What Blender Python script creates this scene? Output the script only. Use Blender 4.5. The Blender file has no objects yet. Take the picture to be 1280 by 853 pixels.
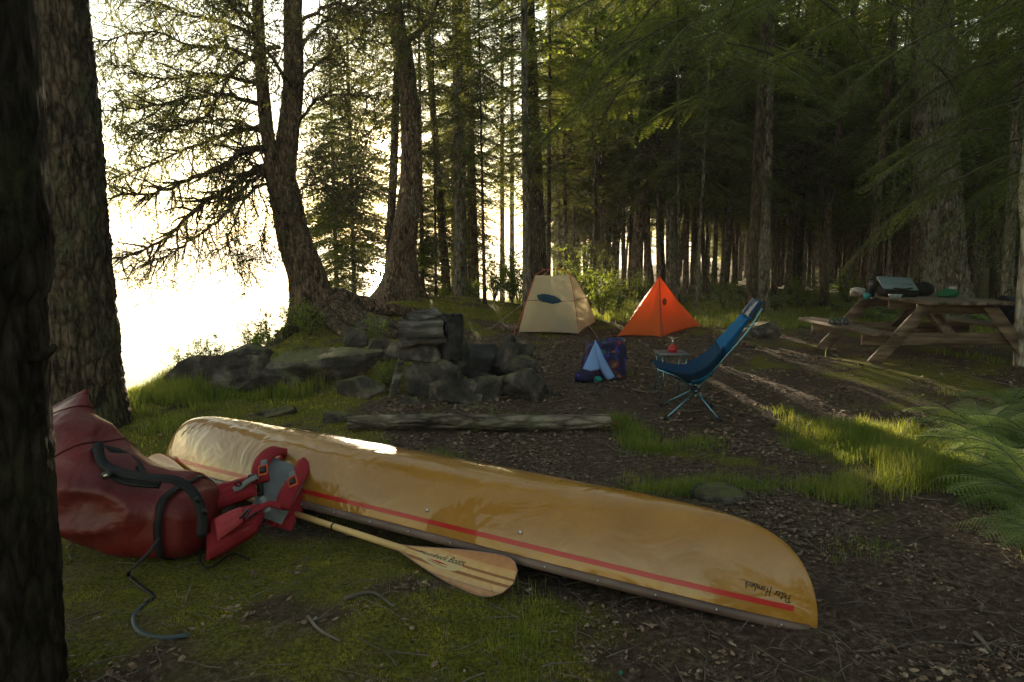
import bpy, math, random
import numpy as np
from mathutils import Vector, Matrix
S = bpy.context.scene
R = math.radians
random.seed(7); rng = np.random.default_rng(11)

# ---------------------------------------------------------------- camera
FPX = 853.0; PITCH = R(7.1); CAMZ = 1.5
CP, SP = math.cos(PITCH), math.sin(PITCH)
cd = bpy.data.cameras.new('camera'); cam = bpy.data.objects.new('camera', cd); S.collection.objects.link(cam)
cd.sensor_width = 36.0; cd.lens = 24.0; cd.clip_start = 0.05; cd.clip_end = 6000
cam.location = (0, 0, CAMZ); cam.rotation_euler = (R(90) - PITCH, 0, 0)
S.camera = cam
S.render.resolution_x = 1024; S.render.resolution_y = 682

def ray(px, py):
    a = (px - 640) / FPX; b = (426.5 - py) / FPX
    return np.array([a, CP + b * SP, -SP + b * CP])
def pix(px, py, Y):
    d = ray(px, py); return np.array([0, 0, CAMZ]) + d * (Y / d[1])

# ---------------------------------------------------------------- sun, sky, exposure
SUND = ray(478, 181); SUND /= np.linalg.norm(SUND)
SUN_EL = math.asin(SUND[2]); SUN_AZ = math.atan2(SUND[0], SUND[1])
ld = bpy.data.lights.new('sun', 'SUN'); ld.energy = 5.0; ld.angle = R(0.5); ld.color = (1.0, 0.80, 0.54)
sun = bpy.data.objects.new('sun', ld); S.collection.objects.link(sun)
sun.rotation_euler = Vector((-SUND[0], -SUND[1], -SUND[2])).to_track_quat('-Z', 'Y').to_euler()
sun.location = (-5, 20, 20)
W = bpy.data.worlds.new('World'); S.world = W; W.use_nodes = True
wn = W.node_tree; wn.nodes.clear()
wo = wn.nodes.new('ShaderNodeOutputWorld'); wb = wn.nodes.new('ShaderNodeBackground')
sk = wn.nodes.new('ShaderNodeTexSky'); sk.sky_type = 'NISHITA'; sk.sun_disc = False
sk.sun_elevation = SUN_EL; sk.sun_rotation = SUN_AZ; sk.air_density = 1.0; sk.dust_density = .1; sk.ozone_density = 1.0
wb.inputs['Strength'].default_value = 0.09
_tm = wn.nodes.new('ShaderNodeMix'); _tm.data_type = 'RGBA'; _tm.blend_type = 'MULTIPLY'; _tm.inputs[0].default_value = 1.0; _tm.inputs[7].default_value = (1.20, .97, .68, 1)
wn.links.new(sk.outputs[0], _tm.inputs[6]); wn.links.new(_tm.outputs[2], wb.inputs['Color'])
# the sun's own disc and aureole, seen through the boughs
tc = wn.nodes.new('ShaderNodeTexCoord'); dp = wn.nodes.new('ShaderNodeVectorMath'); dp.operation = 'DOT_PRODUCT'
dp.inputs[1].default_value = tuple(SUND)
wn.links.new(tc.outputs['Generated'], dp.inputs[0])
def wmath(op, a, b, clamp=False):
    n = wn.nodes.new('ShaderNodeMath'); n.operation = op; n.use_clamp = clamp
    for i, v in enumerate((a, b)):
        if hasattr(v, 'is_linked') or hasattr(v, 'links'): wn.links.new(v, n.inputs[i])
        else: n.inputs[i].default_value = v
    return n.outputs[0]
disc = wmath('GREATER_THAN', dp.outputs['Value'], math.cos(R(0.42)))
aur = wmath('POWER', wmath('MAXIMUM', dp.outputs['Value'], 0.0), 2600.0)
stv = wmath('ADD', wmath('MULTIPLY', disc, 70.0), wmath('MULTIPLY', aur, 2.2))
b2 = wn.nodes.new('ShaderNodeBackground'); b2.inputs['Color'].default_value = (1, 0.72, 0.36, 1)
wn.links.new(stv, b2.inputs['Strength'])
ad = wn.nodes.new('ShaderNodeAddShader')
wn.links.new(wb.outputs[0], ad.inputs[0]); wn.links.new(b2.outputs[0], ad.inputs[1])
wn.links.new(ad.outputs[0], wo.inputs['Surface'])
S.view_settings.view_transform = 'Standard'; S.view_settings.look = 'None'
S.view_settings.gamma = 1.0; S.view_settings.exposure = 2.4
S.render.engine = 'CYCLES'
S.cycles.use_denoising = True
try: S.cycles.denoiser = 'OPENIMAGEDENOISE'; S.cycles.denoising_prefilter = 'NONE'; S.cycles.denoising_input_passes = 'RGB_ALBEDO_NORMAL'
except Exception: pass
S.cycles.max_bounces = 8; S.cycles.diffuse_bounces = 5; S.cycles.glossy_bounces = 3; S.cycles.transmission_bounces = 5
S.cycles.volume_bounces = 0; S.cycles.transparent_max_bounces = 8
S.cycles.caustics_reflective = False; S.cycles.caustics_refractive = False
S.cycles.sample_clamp_indirect = 4.0

# ---------------------------------------------------------------- noise
def _h(ix, iy, iz):
    n = (ix.astype(np.int64) * 374761393 + iy.astype(np.int64) * 668265263 + iz.astype(np.int64) * 1274126177) & 0xffffffff
    n = ((n ^ (n >> 13)) * 1103515245) & 0xffffffff
    n = ((n ^ (n >> 16)) * 2246822519) & 0xffffffff
    return ((n ^ (n >> 15)) & 0xffffff) / float(0xffffff)
def noise(P):
    P = np.asarray(P, float); I = np.floor(P); f = P - I; f = f * f * (3 - 2 * f)
    I = I.astype(np.int64); x, y, z = I[..., 0], I[..., 1], I[..., 2]
    r = 0
    for dx in (0, 1):
        for dy in (0, 1):
            for dz in (0, 1):
                w = (f[..., 0] if dx else 1 - f[..., 0]) * (f[..., 1] if dy else 1 - f[..., 1]) * (f[..., 2] if dz else 1 - f[..., 2])
                r = r + w * _h(x + dx, y + dy, z + dz)
    return r * 2 - 1
def fbm(P, o=4, lac=2.03, g=.5):
    P = np.asarray(P, float); a = 1.0; s = 0; t = 0
    for k in range(o):
        s = s + a * noise(P + k * 17.3); t += a; a *= g; P = P * lac
    return s / t
def n2(x, y, sc, o=3, seed=0.0):
    x = np.asarray(x, float); y = np.asarray(y, float)
    return fbm(np.stack([x * sc, y * sc, np.full_like(x, seed)], -1), o)
def sst(a, b, x):
    t = np.clip((x - a) / (b - a), 0, 1); return t * t * (3 - 2 * t)

# ---------------------------------------------------------------- terrain height
WATER = -0.72
_sy = np.array([-400, -60, -5, 3, 6, 8, 9, 10.5, 13, 15, 17, 19, 22, 30, 42, 60, 110, 240, 2500.])
_sx = np.array([-30, -14, -7.5, -6.0, -5.6, -5.2, -4.75, -4.35, -4.0, -3.5, -2.8, -1.9, -1.1, -.5, 3.0, 9, 27, 75, 900.])
def shore(y): return np.interp(y, _sy, _sx)
def gs(x, y, cx, cy, rx, ry): return np.exp(-(((x - cx) / rx) ** 2 + ((y - cy) / ry) ** 2))
def H(x, y, fine=True):
    x = np.asarray(x, float); y = np.asarray(y, float)
    z = 0.20 * sst(4.6, 8.5, y) + 0.4 * sst(16, 60, y)
    z = z + .50 * gs(x, y, -2.0, 14.0, 2.7, 2.8) + .22 * gs(x, y, -2.9, 10.6, 1.3, 1.6) + .10 * gs(x, y, -2.2, 8.2, 1.3, 1.2)
    z = z + .06 * gs(x, y, -.55, 2.75, .62, .45) + .05 * gs(x, y, -1.2, 2.4, .5, .4)
    z = z + .10 * n2(x, y, .35, 3, 3.1) * sst(3, 12, y)
    sd = x - shore(y) + .35 * n2(x, y, .7, 3, 9.)
    k = sst(-.9, 1.9, sd)
    z = z * k + (-1.45) * (1 - k)
    z = z - .8 * sst(0, -30, sd)
    if fine:
        near = 1 - sst(14, 30, np.hypot(x, y))
        z = z + near * (.028 * n2(x, y, 1.9, 4, 1.7) + .012 * n2(x, y, 9., 3, 5.5) + .018 * np.abs(n2(x, y, 4.2, 2, 15.5)) * sst(.8, -.2, x))
    return z
def Hs(x, y): return float(H(np.array([x]), np.array([y]))[0])
_RT = np.concatenate([np.arange(1.0, 30, .01), np.arange(30, 400, .25)])
def at(px, py):
    d = ray(px, py); P = np.array([0, 0, CAMZ]) + _RT[:, None] * d
    h = H(P[:, 0], P[:, 1]); i = np.argmax(P[:, 2] < h)
    if P[i, 2] >= h[i]: i = len(_RT) - 1
    return np.array([P[i, 0], P[i, 1], h[i]])
def gp(px, Y):
    x = pix(px, 400, Y)[0]
    # lateral offset depends a little on height; refine on the ground point
    for _ in range(3):
        z = Hs(x, Y); dep = Y * CP - (z - CAMZ) * SP; x = (px - 640) / FPX * dep
    return np.array([x, Y, Hs(x, Y)])

# ---------------------------------------------------------------- mesh helpers
OFF = {}
def mesh_np(name, V, F, mats=(), midx=None, smooth=False, attrs=None):
    """F: list of int arrays, each (n,3) or (n,4)"""
    V = np.ascontiguousarray(V, dtype=np.float32).reshape(-1, 3)
    Fs = [np.asarray(f, dtype=np.int32) for f in F if len(f)]
    me = bpy.data.meshes.new(name)
    me.vertices.add(len(V)); me.vertices.foreach_set('co', V.ravel())
    loops = np.concatenate([f.ravel() for f in Fs]); tot = np.concatenate([np.full(len(f), f.shape[1], np.int32) for f in Fs])
    st = np.concatenate([[0], np.cumsum(tot)[:-1]]).astype(np.int32)
    me.loops.add(len(loops)); me.loops.foreach_set('vertex_index', loops)
    me.polygons.add(len(tot)); me.polygons.foreach_set('loop_start', st)
    for m in mats: me.materials.append(m)
    if midx is not None: me.polygons.foreach_set('material_index', np.asarray(midx, dtype=np.int32))
    if smooth: me.polygons.foreach_set('use_smooth', np.ones(len(tot), dtype=bool))
    if attrs:
        for k, v in attrs.items():
            a = me.attributes.new(k, 'FLOAT', 'POINT'); a.data.foreach_set('value', np.asarray(v, dtype=np.float32))
    me.update(calc_edges=True)
    return me
class MB:
    def __init__(s): s.V = []; s.F = []; s.n = 0; s.M = []
    def add(s, V, F, m=0):
        V = np.asarray(V, float).reshape(-1, 3); Fl = F if isinstance(F, list) else [F]
        for f in Fl:
            f = np.asarray(f, dtype=np.int64)
            if len(f): s.F.append(f + s.n); s.M.append(np.full(len(f), m))
        s.V.append(V); s.n += len(V); return s
    def box(s, c, size, rot=None, m=0, bev=0):
        hx, hy, hz = [v / 2 for v in size]
        if bev:
            b = min(bev, hx * .9, hy * .9, hz * .9); V = []
            for sx in (-1, 1):
                for sy in (-1, 1):
                    for sz in (-1, 1):
                        V += [(sx * hx, sy * (hy - b), sz * (hz - b)), (sx * (hx - b), sy * hy, sz * (hz - b)), (sx * (hx - b), sy * (hy - b), sz * hz)]
            V = np.array(V)
            def I(sx, sy, sz, k): return ((sx > 0) * 4 + (sy > 0) * 2 + (sz > 0)) * 3 + k
            Q = []; T = []
            for a in (-1, 1):
                Q.append([I(a, -1, -1, 0), I(a, 1, -1, 0), I(a, 1, 1, 0), I(a, -1, 1, 0)][::a])
                Q.append([I(-1, a, -1, 1), I(-1, a, 1, 1), I(1, a, 1, 1), I(1, a, -1, 1)][::a])
                Q.append([I(-1, -1, a, 2), I(1, -1, a, 2), I(1, 1, a, 2), I(-1, 1, a, 2)][::a])
                for b_ in (-1, 1):
                    Q.append([I(a, b_, -1, 0), I(a, b_, -1, 1), I(a, b_, 1, 1), I(a, b_, 1, 0)][::a * b_])
                    Q.append([I(a, -1, b_, 0), I(a, 1, b_, 0), I(a, 1, b_, 2), I(a, -1, b_, 2)][::a * b_])
                    Q.append([I(-1, a, b_, 1), I(-1, a, b_, 2), I(1, a, b_, 2), I(1, a, b_, 1)][::a * b_])
                    for c_ in (-1, 1):
                        T.append([I(a, b_, c_, 0), I(a, b_, c_, 1), I(a, b_, c_, 2)][::a * b_ * c_])
            F = [np.array(Q), np.array(T)]
        else:
            V = np.array([(x, y, z) for x in (-hx, hx) for y in (-hy, hy) for z in (-hz, hz)])
            F = np.array([[0, 1, 3, 2], [4, 6, 7, 5], [0, 4, 5, 1], [2, 3, 7, 6], [0, 2, 6, 4], [1, 5, 7, 3]])
        if rot is not None: V = V @ np.array(rot).T
        return s.add(V + np.array(c), F, m)
    def tube(s, pts, rad, n=8, m=0, cap=True, rf=None, flat=1.0, up=None):
        V, F = tube(pts, rad, n, cap, rf, flat, up); return s.add(V, F, m)
    def mesh(s, name, mats, smooth=False, off=(0, 0, 0)):
        V = np.concatenate(s.V) - np.array(off)
        # group by arity while keeping material order
        F3 = [f for f in s.F if f.shape[1] == 3]; F4 = [f for f in s.F if f.shape[1] == 4]
        M3 = [m for f, m in zip(s.F, s.M) if f.shape[1] == 3]; M4 = [m for f, m in zip(s.F, s.M) if f.shape[1] == 4]
        F = ([np.concatenate(F3)] if F3 else []) + ([np.concatenate(F4)] if F4 else [])
        M = np.concatenate(M3 + M4)
        return mesh_np(name, V, F, mats if isinstance(mats, (list, tuple)) else [mats], M, smooth)
def frames(P, up=None):
    P = np.asarray(P, float); T = np.gradient(P, axis=0); T /= np.linalg.norm(T, axis=1)[:, None] + 1e-12
    u = np.array(up if up is not None else ([0, 0, 1] if abs(T[0, 2]) < .9 else [1, 0, 0]), float)
    N = []
    for i in range(len(P)):
        if up is not None: u = np.array(up, float)
        v = u - T[i] * (u @ T[i]); v /= np.linalg.norm(v) + 1e-12; N.append(v); u = v
    N = np.array(N); return T, N, np.cross(T, N)
def tube(pts, rad, n=8, cap=True, rf=None, flat=1.0, up=None):
    P = np.asarray(pts, float); m = len(P); rad = np.broadcast_to(np.asarray(rad, float), (m,))
    T, N, B = frames(P, up)
    a = np.arange(n) / n * 2 * np.pi
    r = rad[:, None] * np.ones((1, n))
    if rf is not None: r = r * rf(np.linspace(0, 1, m)[:, None] * np.ones((1, n)), a[None, :] * np.ones((m, 1)))
    V = P[:, None, :] + r[..., None] * (np.cos(a)[None, :, None] * B[:, None, :] + flat * np.sin(a)[None, :, None] * N[:, None, :])
    V = V.reshape(-1, 3)
    i = np.arange(m - 1)[:, None] * n; j = np.arange(n)[None, :]; jn = (j + 1) % n
    F = np.stack([i + j, i + jn, i + n + jn, i + n + j], -1).reshape(-1, 4)
    out = [F]
    if cap:
        V = np.concatenate([V, P[:1], P[-1:]]); c0 = m * n; c1 = c0 + 1
        j = np.arange(n); jn = (j + 1) % n
        out.append(np.concatenate([np.stack([np.full(n, c0), jn, j], -1), np.stack([np.full(n, c1), (m - 1) * n + j, (m - 1) * n + jn], -1)]))
    return V, out
def spline(pts, k=6):
    P = np.asarray(pts, float); n = len(P)
    if n < 3: return np.array([P[0] + (P[-1] - P[0]) * t for t in np.linspace(0, 1, k + 1)])
    E = np.concatenate([[2 * P[0] - P[1]], P, [2 * P[-1] - P[-2]]]); out = []
    for i in range(n - 1):
        p0, p1, p2, p3 = E[i:i + 4]
        for t in np.arange(k) / k:
            out.append(.5 * (2 * p1 + (p2 - p0) * t + (2 * p0 - 5 * p1 + 4 * p2 - p3) * t * t + (3 * p1 - p0 - 3 * p2 + p3) * t ** 3))
    out.append(P[-1]); return np.array(out)
def grid_faces(nu, nv, closed_v=False):
    i = np.arange(nu - 1)[:, None]; j = np.arange(nv if closed_v else nv - 1)[None, :]; jn = (j + 1) % nv
    return np.stack([i * nv + j, (i + 1) * nv + j, (i + 1) * nv + jn, i * nv + jn], -1).reshape(-1, 4)

def link(o): S.collection.objects.link(o); return o
def tag(o, label, cat, group=None, kind=None):
    if label: o['label'] = label
    if cat: o['category'] = cat
    if group: o['group'] = group
    if kind: o['kind'] = kind
    return o
def thing(name, label, cat, loc, group=None, rotz=0):
    o = link(bpy.data.objects.new(name, None)); o.location = tuple(loc); o.rotation_euler = (0, 0, rotz)
    o.empty_display_size = .1
    OFF[o.name] = np.array(loc, float); return tag(o, label, cat, group)
def part(name, mb, mats, parent, smooth=True, local=False, label=None):
    off = (0, 0, 0) if local else OFF[parent.name]
    me = mb if isinstance(mb, bpy.types.Mesh) else mb.mesh(name, mats, smooth, off)
    o = link(bpy.data.objects.new(name, me)); o.parent = parent; OFF[o.name] = OFF.get(parent.name, np.zeros(3))
    if label: o['label'] = label
    return o
def solo(name, mb, mats, label, cat, group=None, smooth=True, loc=None):
    loc = np.array(loc if loc is not None else mb.V[0].mean(0), float)
    o = link(bpy.data.objects.new(name, mb.mesh(name, mats, smooth, loc))); o.location = tuple(loc)
    OFF[o.name] = loc; return tag(o, label, cat, group)
def stuff(name, me, label, cat, loc=(0, 0, 0)):
    o = link(bpy.data.objects.new(name, me)); o.location = loc; return tag(o, label, cat, None, 'stuff')

# ---------------------------------------------------------------- materials
def M_(name):
    m = bpy.data.materials.new(name); m.use_nodes = True; nt = m.node_tree
    return m, nt, nt.nodes['Principled BSDF'], nt.nodes['Material Output']
def N_(nt, t, **kw):
    n = nt.nodes.new(t)
    for k, v in kw.items():
        if k in n.inputs: n.inputs[k].default_value = v
        else: setattr(n, k, v)
    return n
def ramp(nt, fac, stops):
    r = nt.nodes.new('ShaderNodeValToRGB'); cr = r.color_ramp
    while len(cr.elements) > 1: cr.elements.remove(cr.elements[-1])
    for i, (p, c) in enumerate(stops):
        e = cr.elements[0] if i == 0 else cr.elements.new(p)
        e.position = p; e.color = (*c, 1)
    nt.links.new(fac, r.inputs[0]); return r.outputs[0]
def mix(nt, f, a, b):
    n = nt.nodes.new('ShaderNodeMix'); n.data_type = 'RGBA'
    if hasattr(f, 'links'): nt.links.new(f, n.inputs[0])
    else: n.inputs[0].default_value = f
    for k, v in ((6, a), (7, b)):
        if hasattr(v, 'links'): nt.links.new(v, n.inputs[k])
        else: n.inputs[k].default_value = (*v, 1)
    return n.outputs[2]
def noisy(name, stops, scale=8, rough=.8, bump=.2, bdist=.01, stretch=(1, 1, 1), detail=6, coord='Object', spec=.3, bscale=None, coat=0, metal=0):
    m, nt, bs, out = M_(name)
    tc = N_(nt, 'ShaderNodeTexCoord'); mp = N_(nt, 'ShaderNodeMapping'); mp.inputs['Scale'].default_value = stretch
    nt.links.new(tc.outputs[coord], mp.inputs[0])
    nz = N_(nt, 'ShaderNodeTexNoise', Scale=scale, Detail=detail, Roughness=.6); nt.links.new(mp.outputs[0], nz.inputs['Vector'])
    nt.links.new(ramp(nt, nz.outputs[0], stops), bs.inputs['Base Color'])
    bs.inputs['Roughness'].default_value = rough; bs.inputs['Specular IOR Level'].default_value = spec
    bs.inputs['Coat Weight'].default_value = coat; bs.inputs['Metallic'].default_value = metal
    if bump:
        nb = N_(nt, 'ShaderNodeTexNoise', Scale=bscale or scale * 2, Detail=8, Roughness=.65); nt.links.new(mp.outputs[0], nb.inputs['Vector'])
        bp = N_(nt, 'ShaderNodeBump', Strength=bump, Distance=bdist); nt.links.new(nb.outputs[0], bp.inputs['Height'])
        nt.links.new(bp.outputs[0], bs.inputs['Normal'])
    return m
def flat2(c, d=.75): return [(.3, tuple(x * d for x in c)), (.7, c)]
def leafy(name, stops, trans=.45, tcol=(.25, .30, .04), rough=.55, scale=1.3):
    """leaf: diffuse + translucent, colour varies with place"""
    m, nt, bs, out = M_(name)
    ge = N_(nt, 'ShaderNodeNewGeometry'); nz = N_(nt, 'ShaderNodeTexNoise', Scale=scale, Detail=5)
    nt.links.new(ge.outputs['Position'], nz.inputs['Vector'])
    ri = N_(nt, 'ShaderNodeObjectInfo')
    ma = N_(nt, 'ShaderNodeMath', operation='MULTIPLY_ADD'); ma.inputs[1].default_value = .18
    nt.links.new(ri.outputs['Random'], ma.inputs[0]); nt.links.new(nz.outputs[0], ma.inputs[2])
    sb = N_(nt, 'ShaderNodeMath', operation='SUBTRACT'); sb.inputs[1].default_value = .09; nt.links.new(ma.outputs[0], sb.inputs[0])
    col = ramp(nt, sb.outputs[0], stops)
    nt.links.new(col, bs.inputs['Base Color']); bs.inputs['Roughness'].default_value = rough; bs.inputs['Specular IOR Level'].default_value = .25
    tr = N_(nt, 'ShaderNodeBsdfTranslucent'); tcn = mix(nt, .55, col, tcol); nt.links.new(tcn, tr.inputs['Color'])
    mx = N_(nt, 'ShaderNodeMixShader'); mx.inputs[0].default_value = trans
    nt.links.new(bs.outputs[0], mx.inputs[1]); nt.links.new(tr.outputs[0], mx.inputs[2]); nt.links.new(mx.outputs[0], out.inputs['Surface'])
    return m
def barkm(name, c0, c1, lich=(.16, .17, .12), lam=.3, sc=14, bump=1.0, st=(1, 1, .30)):
    c0 = tuple(v * k for v, k in zip(c0, (.85, .78, .72))); c1 = tuple(v * k for v, k in zip(c1, (2.1, 1.9, 1.75)))
    m, nt, bs, out = M_(name)
    tc = N_(nt, 'ShaderNodeTexCoord'); mp = N_(nt, 'ShaderNodeMapping'); mp.inputs['Scale'].default_value = st
    nt.links.new(tc.outputs['Object'], mp.inputs[0])
    nz = N_(nt, 'ShaderNodeTexNoise', Scale=sc, Detail=8, Roughness=.7, Distortion=.6); nt.links.new(mp.outputs[0], nz.inputs['Vector'])
    vo = N_(nt, 'ShaderNodeTexVoronoi', Scale=sc * 1.3, feature='DISTANCE_TO_EDGE'); nt.links.new(mp.outputs[0], vo.inputs['Vector'])
    c = ramp(nt, nz.outputs[0], [(.38, c0), (.62, c1)])
    cr_ = ramp(nt, vo.outputs['Distance'], [(.0, (.25, .22, .2)), (.22, (1, 1, 1))]); mm_ = nt.nodes.new('ShaderNodeMix'); mm_.data_type = 'RGBA'; mm_.blend_type = 'MULTIPLY'; mm_.inputs[0].default_value = .8; nt.links.new(c, mm_.inputs[6]); nt.links.new(cr_, mm_.inputs[7]); c = mm_.outputs[2]
    nl = N_(nt, 'ShaderNodeTexNoise', Scale=3.2, Detail=7, Roughness=.7); nt.links.new(tc.outputs['Object'], nl.inputs['Vector'])
    f = ramp(nt, nl.outputs[0], [(.5, (0, 0, 0)), (.68, (lam * 2,) * 3)])
    c2 = mix(nt, f, c, lich); nt.links.new(c2, bs.inputs['Base Color'])
    bs.inputs['Roughness'].default_value = .92; bs.inputs['Specular IOR Level'].default_value = .15
    ad = N_(nt, 'ShaderNodeMath', operation='MULTIPLY_ADD'); ad.inputs[1].default_value = 1.6
    nt.links.new(vo.outputs['Distance'], ad.inputs[0]); nt.links.new(nz.outputs[0], ad.inputs[2])
    bp = N_(nt, 'ShaderNodeBump', Strength=bump, Distance=.06); nt.links.new(ad.outputs[0], bp.inputs['Height']); nt.links.new(bp.outputs[0], bs.inputs['Normal'])
    return m
BARK = barkm('bark_brown', (.035, .028, .022), (.13, .105, .082), lam=.35)
BARKD = barkm('bark_dark', (.03, .024, .019), (.085, .068, .052), (.09, .10, .05), lam=.4)
BARKA = barkm('bark_black_mossy', (.012, .010, .008), (.030, .024, .019), (.05, .055, .02), lam=.5)
BARKC = barkm('bark_cedar', (.05, .038, .030), (.17, .125, .095), (.15, .16, .10), lam=.2, sc=18)
BARKG = barkm('bark_grey', (.07, .064, .055), (.20, .185, .16), (.30, .30, .26), lam=.4)
BIRCH = barkm('bark_birch', (.10, .09, .08), (.34, .32, .28), (.45, .44, .40), lam=.5, sc=7, bump=.4)
TWIG = noisy('twig_bark', [(.3, (.03, .024, .019)), (.7, (.09, .07, .055))], 20, .9, .3)
NEEDLE = leafy('needles', [(.32, (.035, .062, .022)), (.55, (.075, .115, .030)), (.75, (.13, .15, .036))], .5, (.42, .44, .05))
NEEDLEN = leafy('needles_near', [(.30, (.05, .085, .020)), (.55, (.10, .145, .028)), (.75, (.18, .20, .036))], .5, (.42, .50, .05))
CEDARL = leafy('cedar_leaves', [(.32, (.05, .07, .022)), (.6, (.10, .12, .032)), (.8, (.17, .15, .04))], .5, (.30, .30, .06), scale=2.2)
BROADL = leafy('broad_leaves', [(.3, (.07, .12, .02)), (.7, (.17, .22, .035))], .5, (.36, .44, .04))
FERNM = leafy('fern_leaves', [(.3, (.11, .18, .055)), (.7, (.25, .33, .10))], .42, (.42, .52, .10), scale=4)
GRASSM = leafy('grass_blades', [(.30, (.07, .12, .022)), (.48, (.14, .19, .034)), (.62, (.24, .24, .05)), (.78, (.30, .24, .10))], .48, (.46, .50, .05), scale=6)
MOSSM = leafy('moss_tufts', [(.32, (.07, .072, .014)), (.5, (.21, .20, .025)), (.68, (.40, .35, .045))], .25, (.40, .40, .04), scale=5, rough=.9)
LITTER = noisy('leaf_litter', [(.34, (.05, .03, .02)), (.5, (.15, .09, .057)), (.6, (.26, .18, .12)), (.72, (.40, .32, .25))], 24, .75, .1, coord='Object', spec=.3)
ROCKM, nt, bs, out = M_('rock_lichen')
_tc = N_(nt, 'ShaderNodeTexCoord'); _n1 = N_(nt, 'ShaderNodeTexNoise', Scale=4, Detail=9, Roughness=.68); _n2 = N_(nt, 'ShaderNodeTexNoise', Scale=22, Detail=9, Roughness=.75)
nt.links.new(_tc.outputs['Object'], _n1.inputs[0]); nt.links.new(_tc.outputs['Object'], _n2.inputs[0])
_c = ramp(nt, _n1.outputs[0], [(.36, (.016, .012, .010)), (.50, (.07, .055, .044)), (.62, (.21, .175, .14))])
_g = N_(nt, 'ShaderNodeNewGeometry'); _sx3 = N_(nt, 'ShaderNodeSeparateXYZ'); nt.links.new(_g.outputs['Normal'], _sx3.inputs[0])
_mm = N_(nt, 'ShaderNodeMath', operation='MULTIPLY'); nt.links.new(_sx3.outputs[2], _mm.inputs[0]); nt.links.new(_n1.outputs[0], _mm.inputs[1])
_f = ramp(nt, _mm.outputs[0], [(.36, (0, 0, 0)), (.50, (.85, .85, .85))])
nt.links.new(mix(nt, _f, _c, (.13, .13, .03)), bs.inputs['Base Color'])
_b = N_(nt, 'ShaderNodeBump', Strength=1.0, Distance=.05); nt.links.new(_n2.outputs[0], _b.inputs['Height']); nt.links.new(_b.outputs[0], bs.inputs['Normal'])
bs.inputs['Roughness'].default_value = .85
CHAR = noisy('charred_stone', [(.35, (.012, .011, .011)), (.7, (.05, .045, .042))], 9, .8, .6, .02)
OLDWOOD = noisy('weathered_wood', [(.36, (.018, .015, .013)), (.5, (.085, .072, .062)), (.66, (.20, .18, .16))], 12, .85, 1.0, .03, stretch=(.12, 1, 1), bscale=22)
# ---------------------------------------------------------------- the ground
def seg(u, a): return a * np.sinh(u)
gx = seg(np.linspace(-7.3, 7.3, 330), 1.5); gy = 4.0 + seg(np.linspace(-6.4, 7.0, 330), 2.0)
GX, GY = np.meshgrid(gx, gy, indexing='ij')
GZ = H(GX, GY)
def moss_f(x, y):
    left = sst(.9, -.3, x - .25 * (y - 3)) * sst(4.4, 3.3, y)
    bank = 1.25 * sst(-.5, -1.8, x - .0 * y) * sst(4.0, 5.2, y)
    mound = gs(x, y, -1.6, 12.2, 2.6, 3.2) * 1.35
    forest = sst(10.6, 12.5, y + .25 * np.abs(x - 1.5)) * .8
    rt = sst(2.4, 4.5, x) * .6
    v = np.maximum.reduce([left * .95, bank * .9, mound, forest, rt])
    n = n2(x, y, 1.6, 5, 21.) * .9 + n2(x, y, 7., 3, 4.) * .35
    return np.clip(sst(.25, .72, v * .66 + n * .95 + .04), 0, 1)
def grass_f(x, y):
    a = 1.2 * gs(x, y, 3.0, 5.1, 1.15, 1.0) + .45 * gs(x, y, 2.0, 4.1, .6, .4) + .9 * gs(x, y, 4.2, 4.0, 1.1, 1.0)
    b = 1.1 * sst(11.4, 12.6, y + .15 * (x - 3)) * sst(21, 15.5, y) * sst(1.0, 1.8, x) * sst(9.5, 5.5, x)
    e = .55 * gs(x, y, 4.6, 8.2, 1.1, 2.2) + .8 * sst(5.0, 7.5, x) * sst(3, 6, y) * sst(20, 12, y)
    c = .62 * gs(x, y, -2.6, 6.6, 1.35, 1.0) + .75 * gs(x, y, -3.7, 7.0, .9, 1.4) + .45 * gs(x, y, -2.2, 9.6, 1.4, 1.3) + .30 * gs(x, y, -.8, 12.6, 1.6, 1.4)
    d = .34 * gs(x, y, 2.2, 2.6, 1.3, .8) + .12 * gs(x, y, .2, 2.35, .9, .5) + .05 * gs(x, y, 1.0, 4.6, 1.6, .8) + .5 * gs(x, y, .15, 8.6, .6, .4)
    f = .45 * sst(8, 11, x) * sst(60, 40, y) + .6 * sst(12.5, 14, y) * sst(60, 35, y) * sst(-1.5, 0.2, x)
    v = np.maximum.reduce([a, b, e, c, d, f])
    k = sst(.02, .42, n2(x, y, 2.1, 5, 8.2) * 1.25 + (v - .62) * 1.1)
    return v * k * (x > shore(y) + .55)
MOSSV = moss_f(GX, GY); GRV = np.clip(grass_f(GX, GY), 0, 1)
GM, nt, bs, out = M_('forest_floor')
_p = N_(nt, 'ShaderNodeNewGeometry')
def NZ(sc, det=8, ro=.65, dist=0):
    n = N_(nt, 'ShaderNodeTexNoise', Scale=sc, Detail=det, Roughness=ro, Distortion=dist); nt.links.new(_p.outputs['Position'], n.inputs['Vector']); return n.outputs[0]
_a = N_(nt, 'ShaderNodeAttribute', attribute_name='moss'); _ag = N_(nt, 'ShaderNodeAttribute', attribute_name='grass'); _as = N_(nt, 'ShaderNodeAttribute', attribute_name='sand')
_d = ramp(nt, NZ(26, 10, .75, .4), [(.36, (.025, .016, .012)), (.5, (.095, .063, .045)), (.6, (.20, .14, .10)), (.72, (.36, .27, .20))])
_d2 = mix(nt, ramp(nt, NZ(2.2), [(.42, (0, 0, 0)), (.62, (.7, .7, .7))]), _d, (.075, .048, .034))
_vo = N_(nt, 'ShaderNodeTexVoronoi', Scale=34); nt.links.new(_p.outputs['Position'], _vo.inputs['Vector'])
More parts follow.
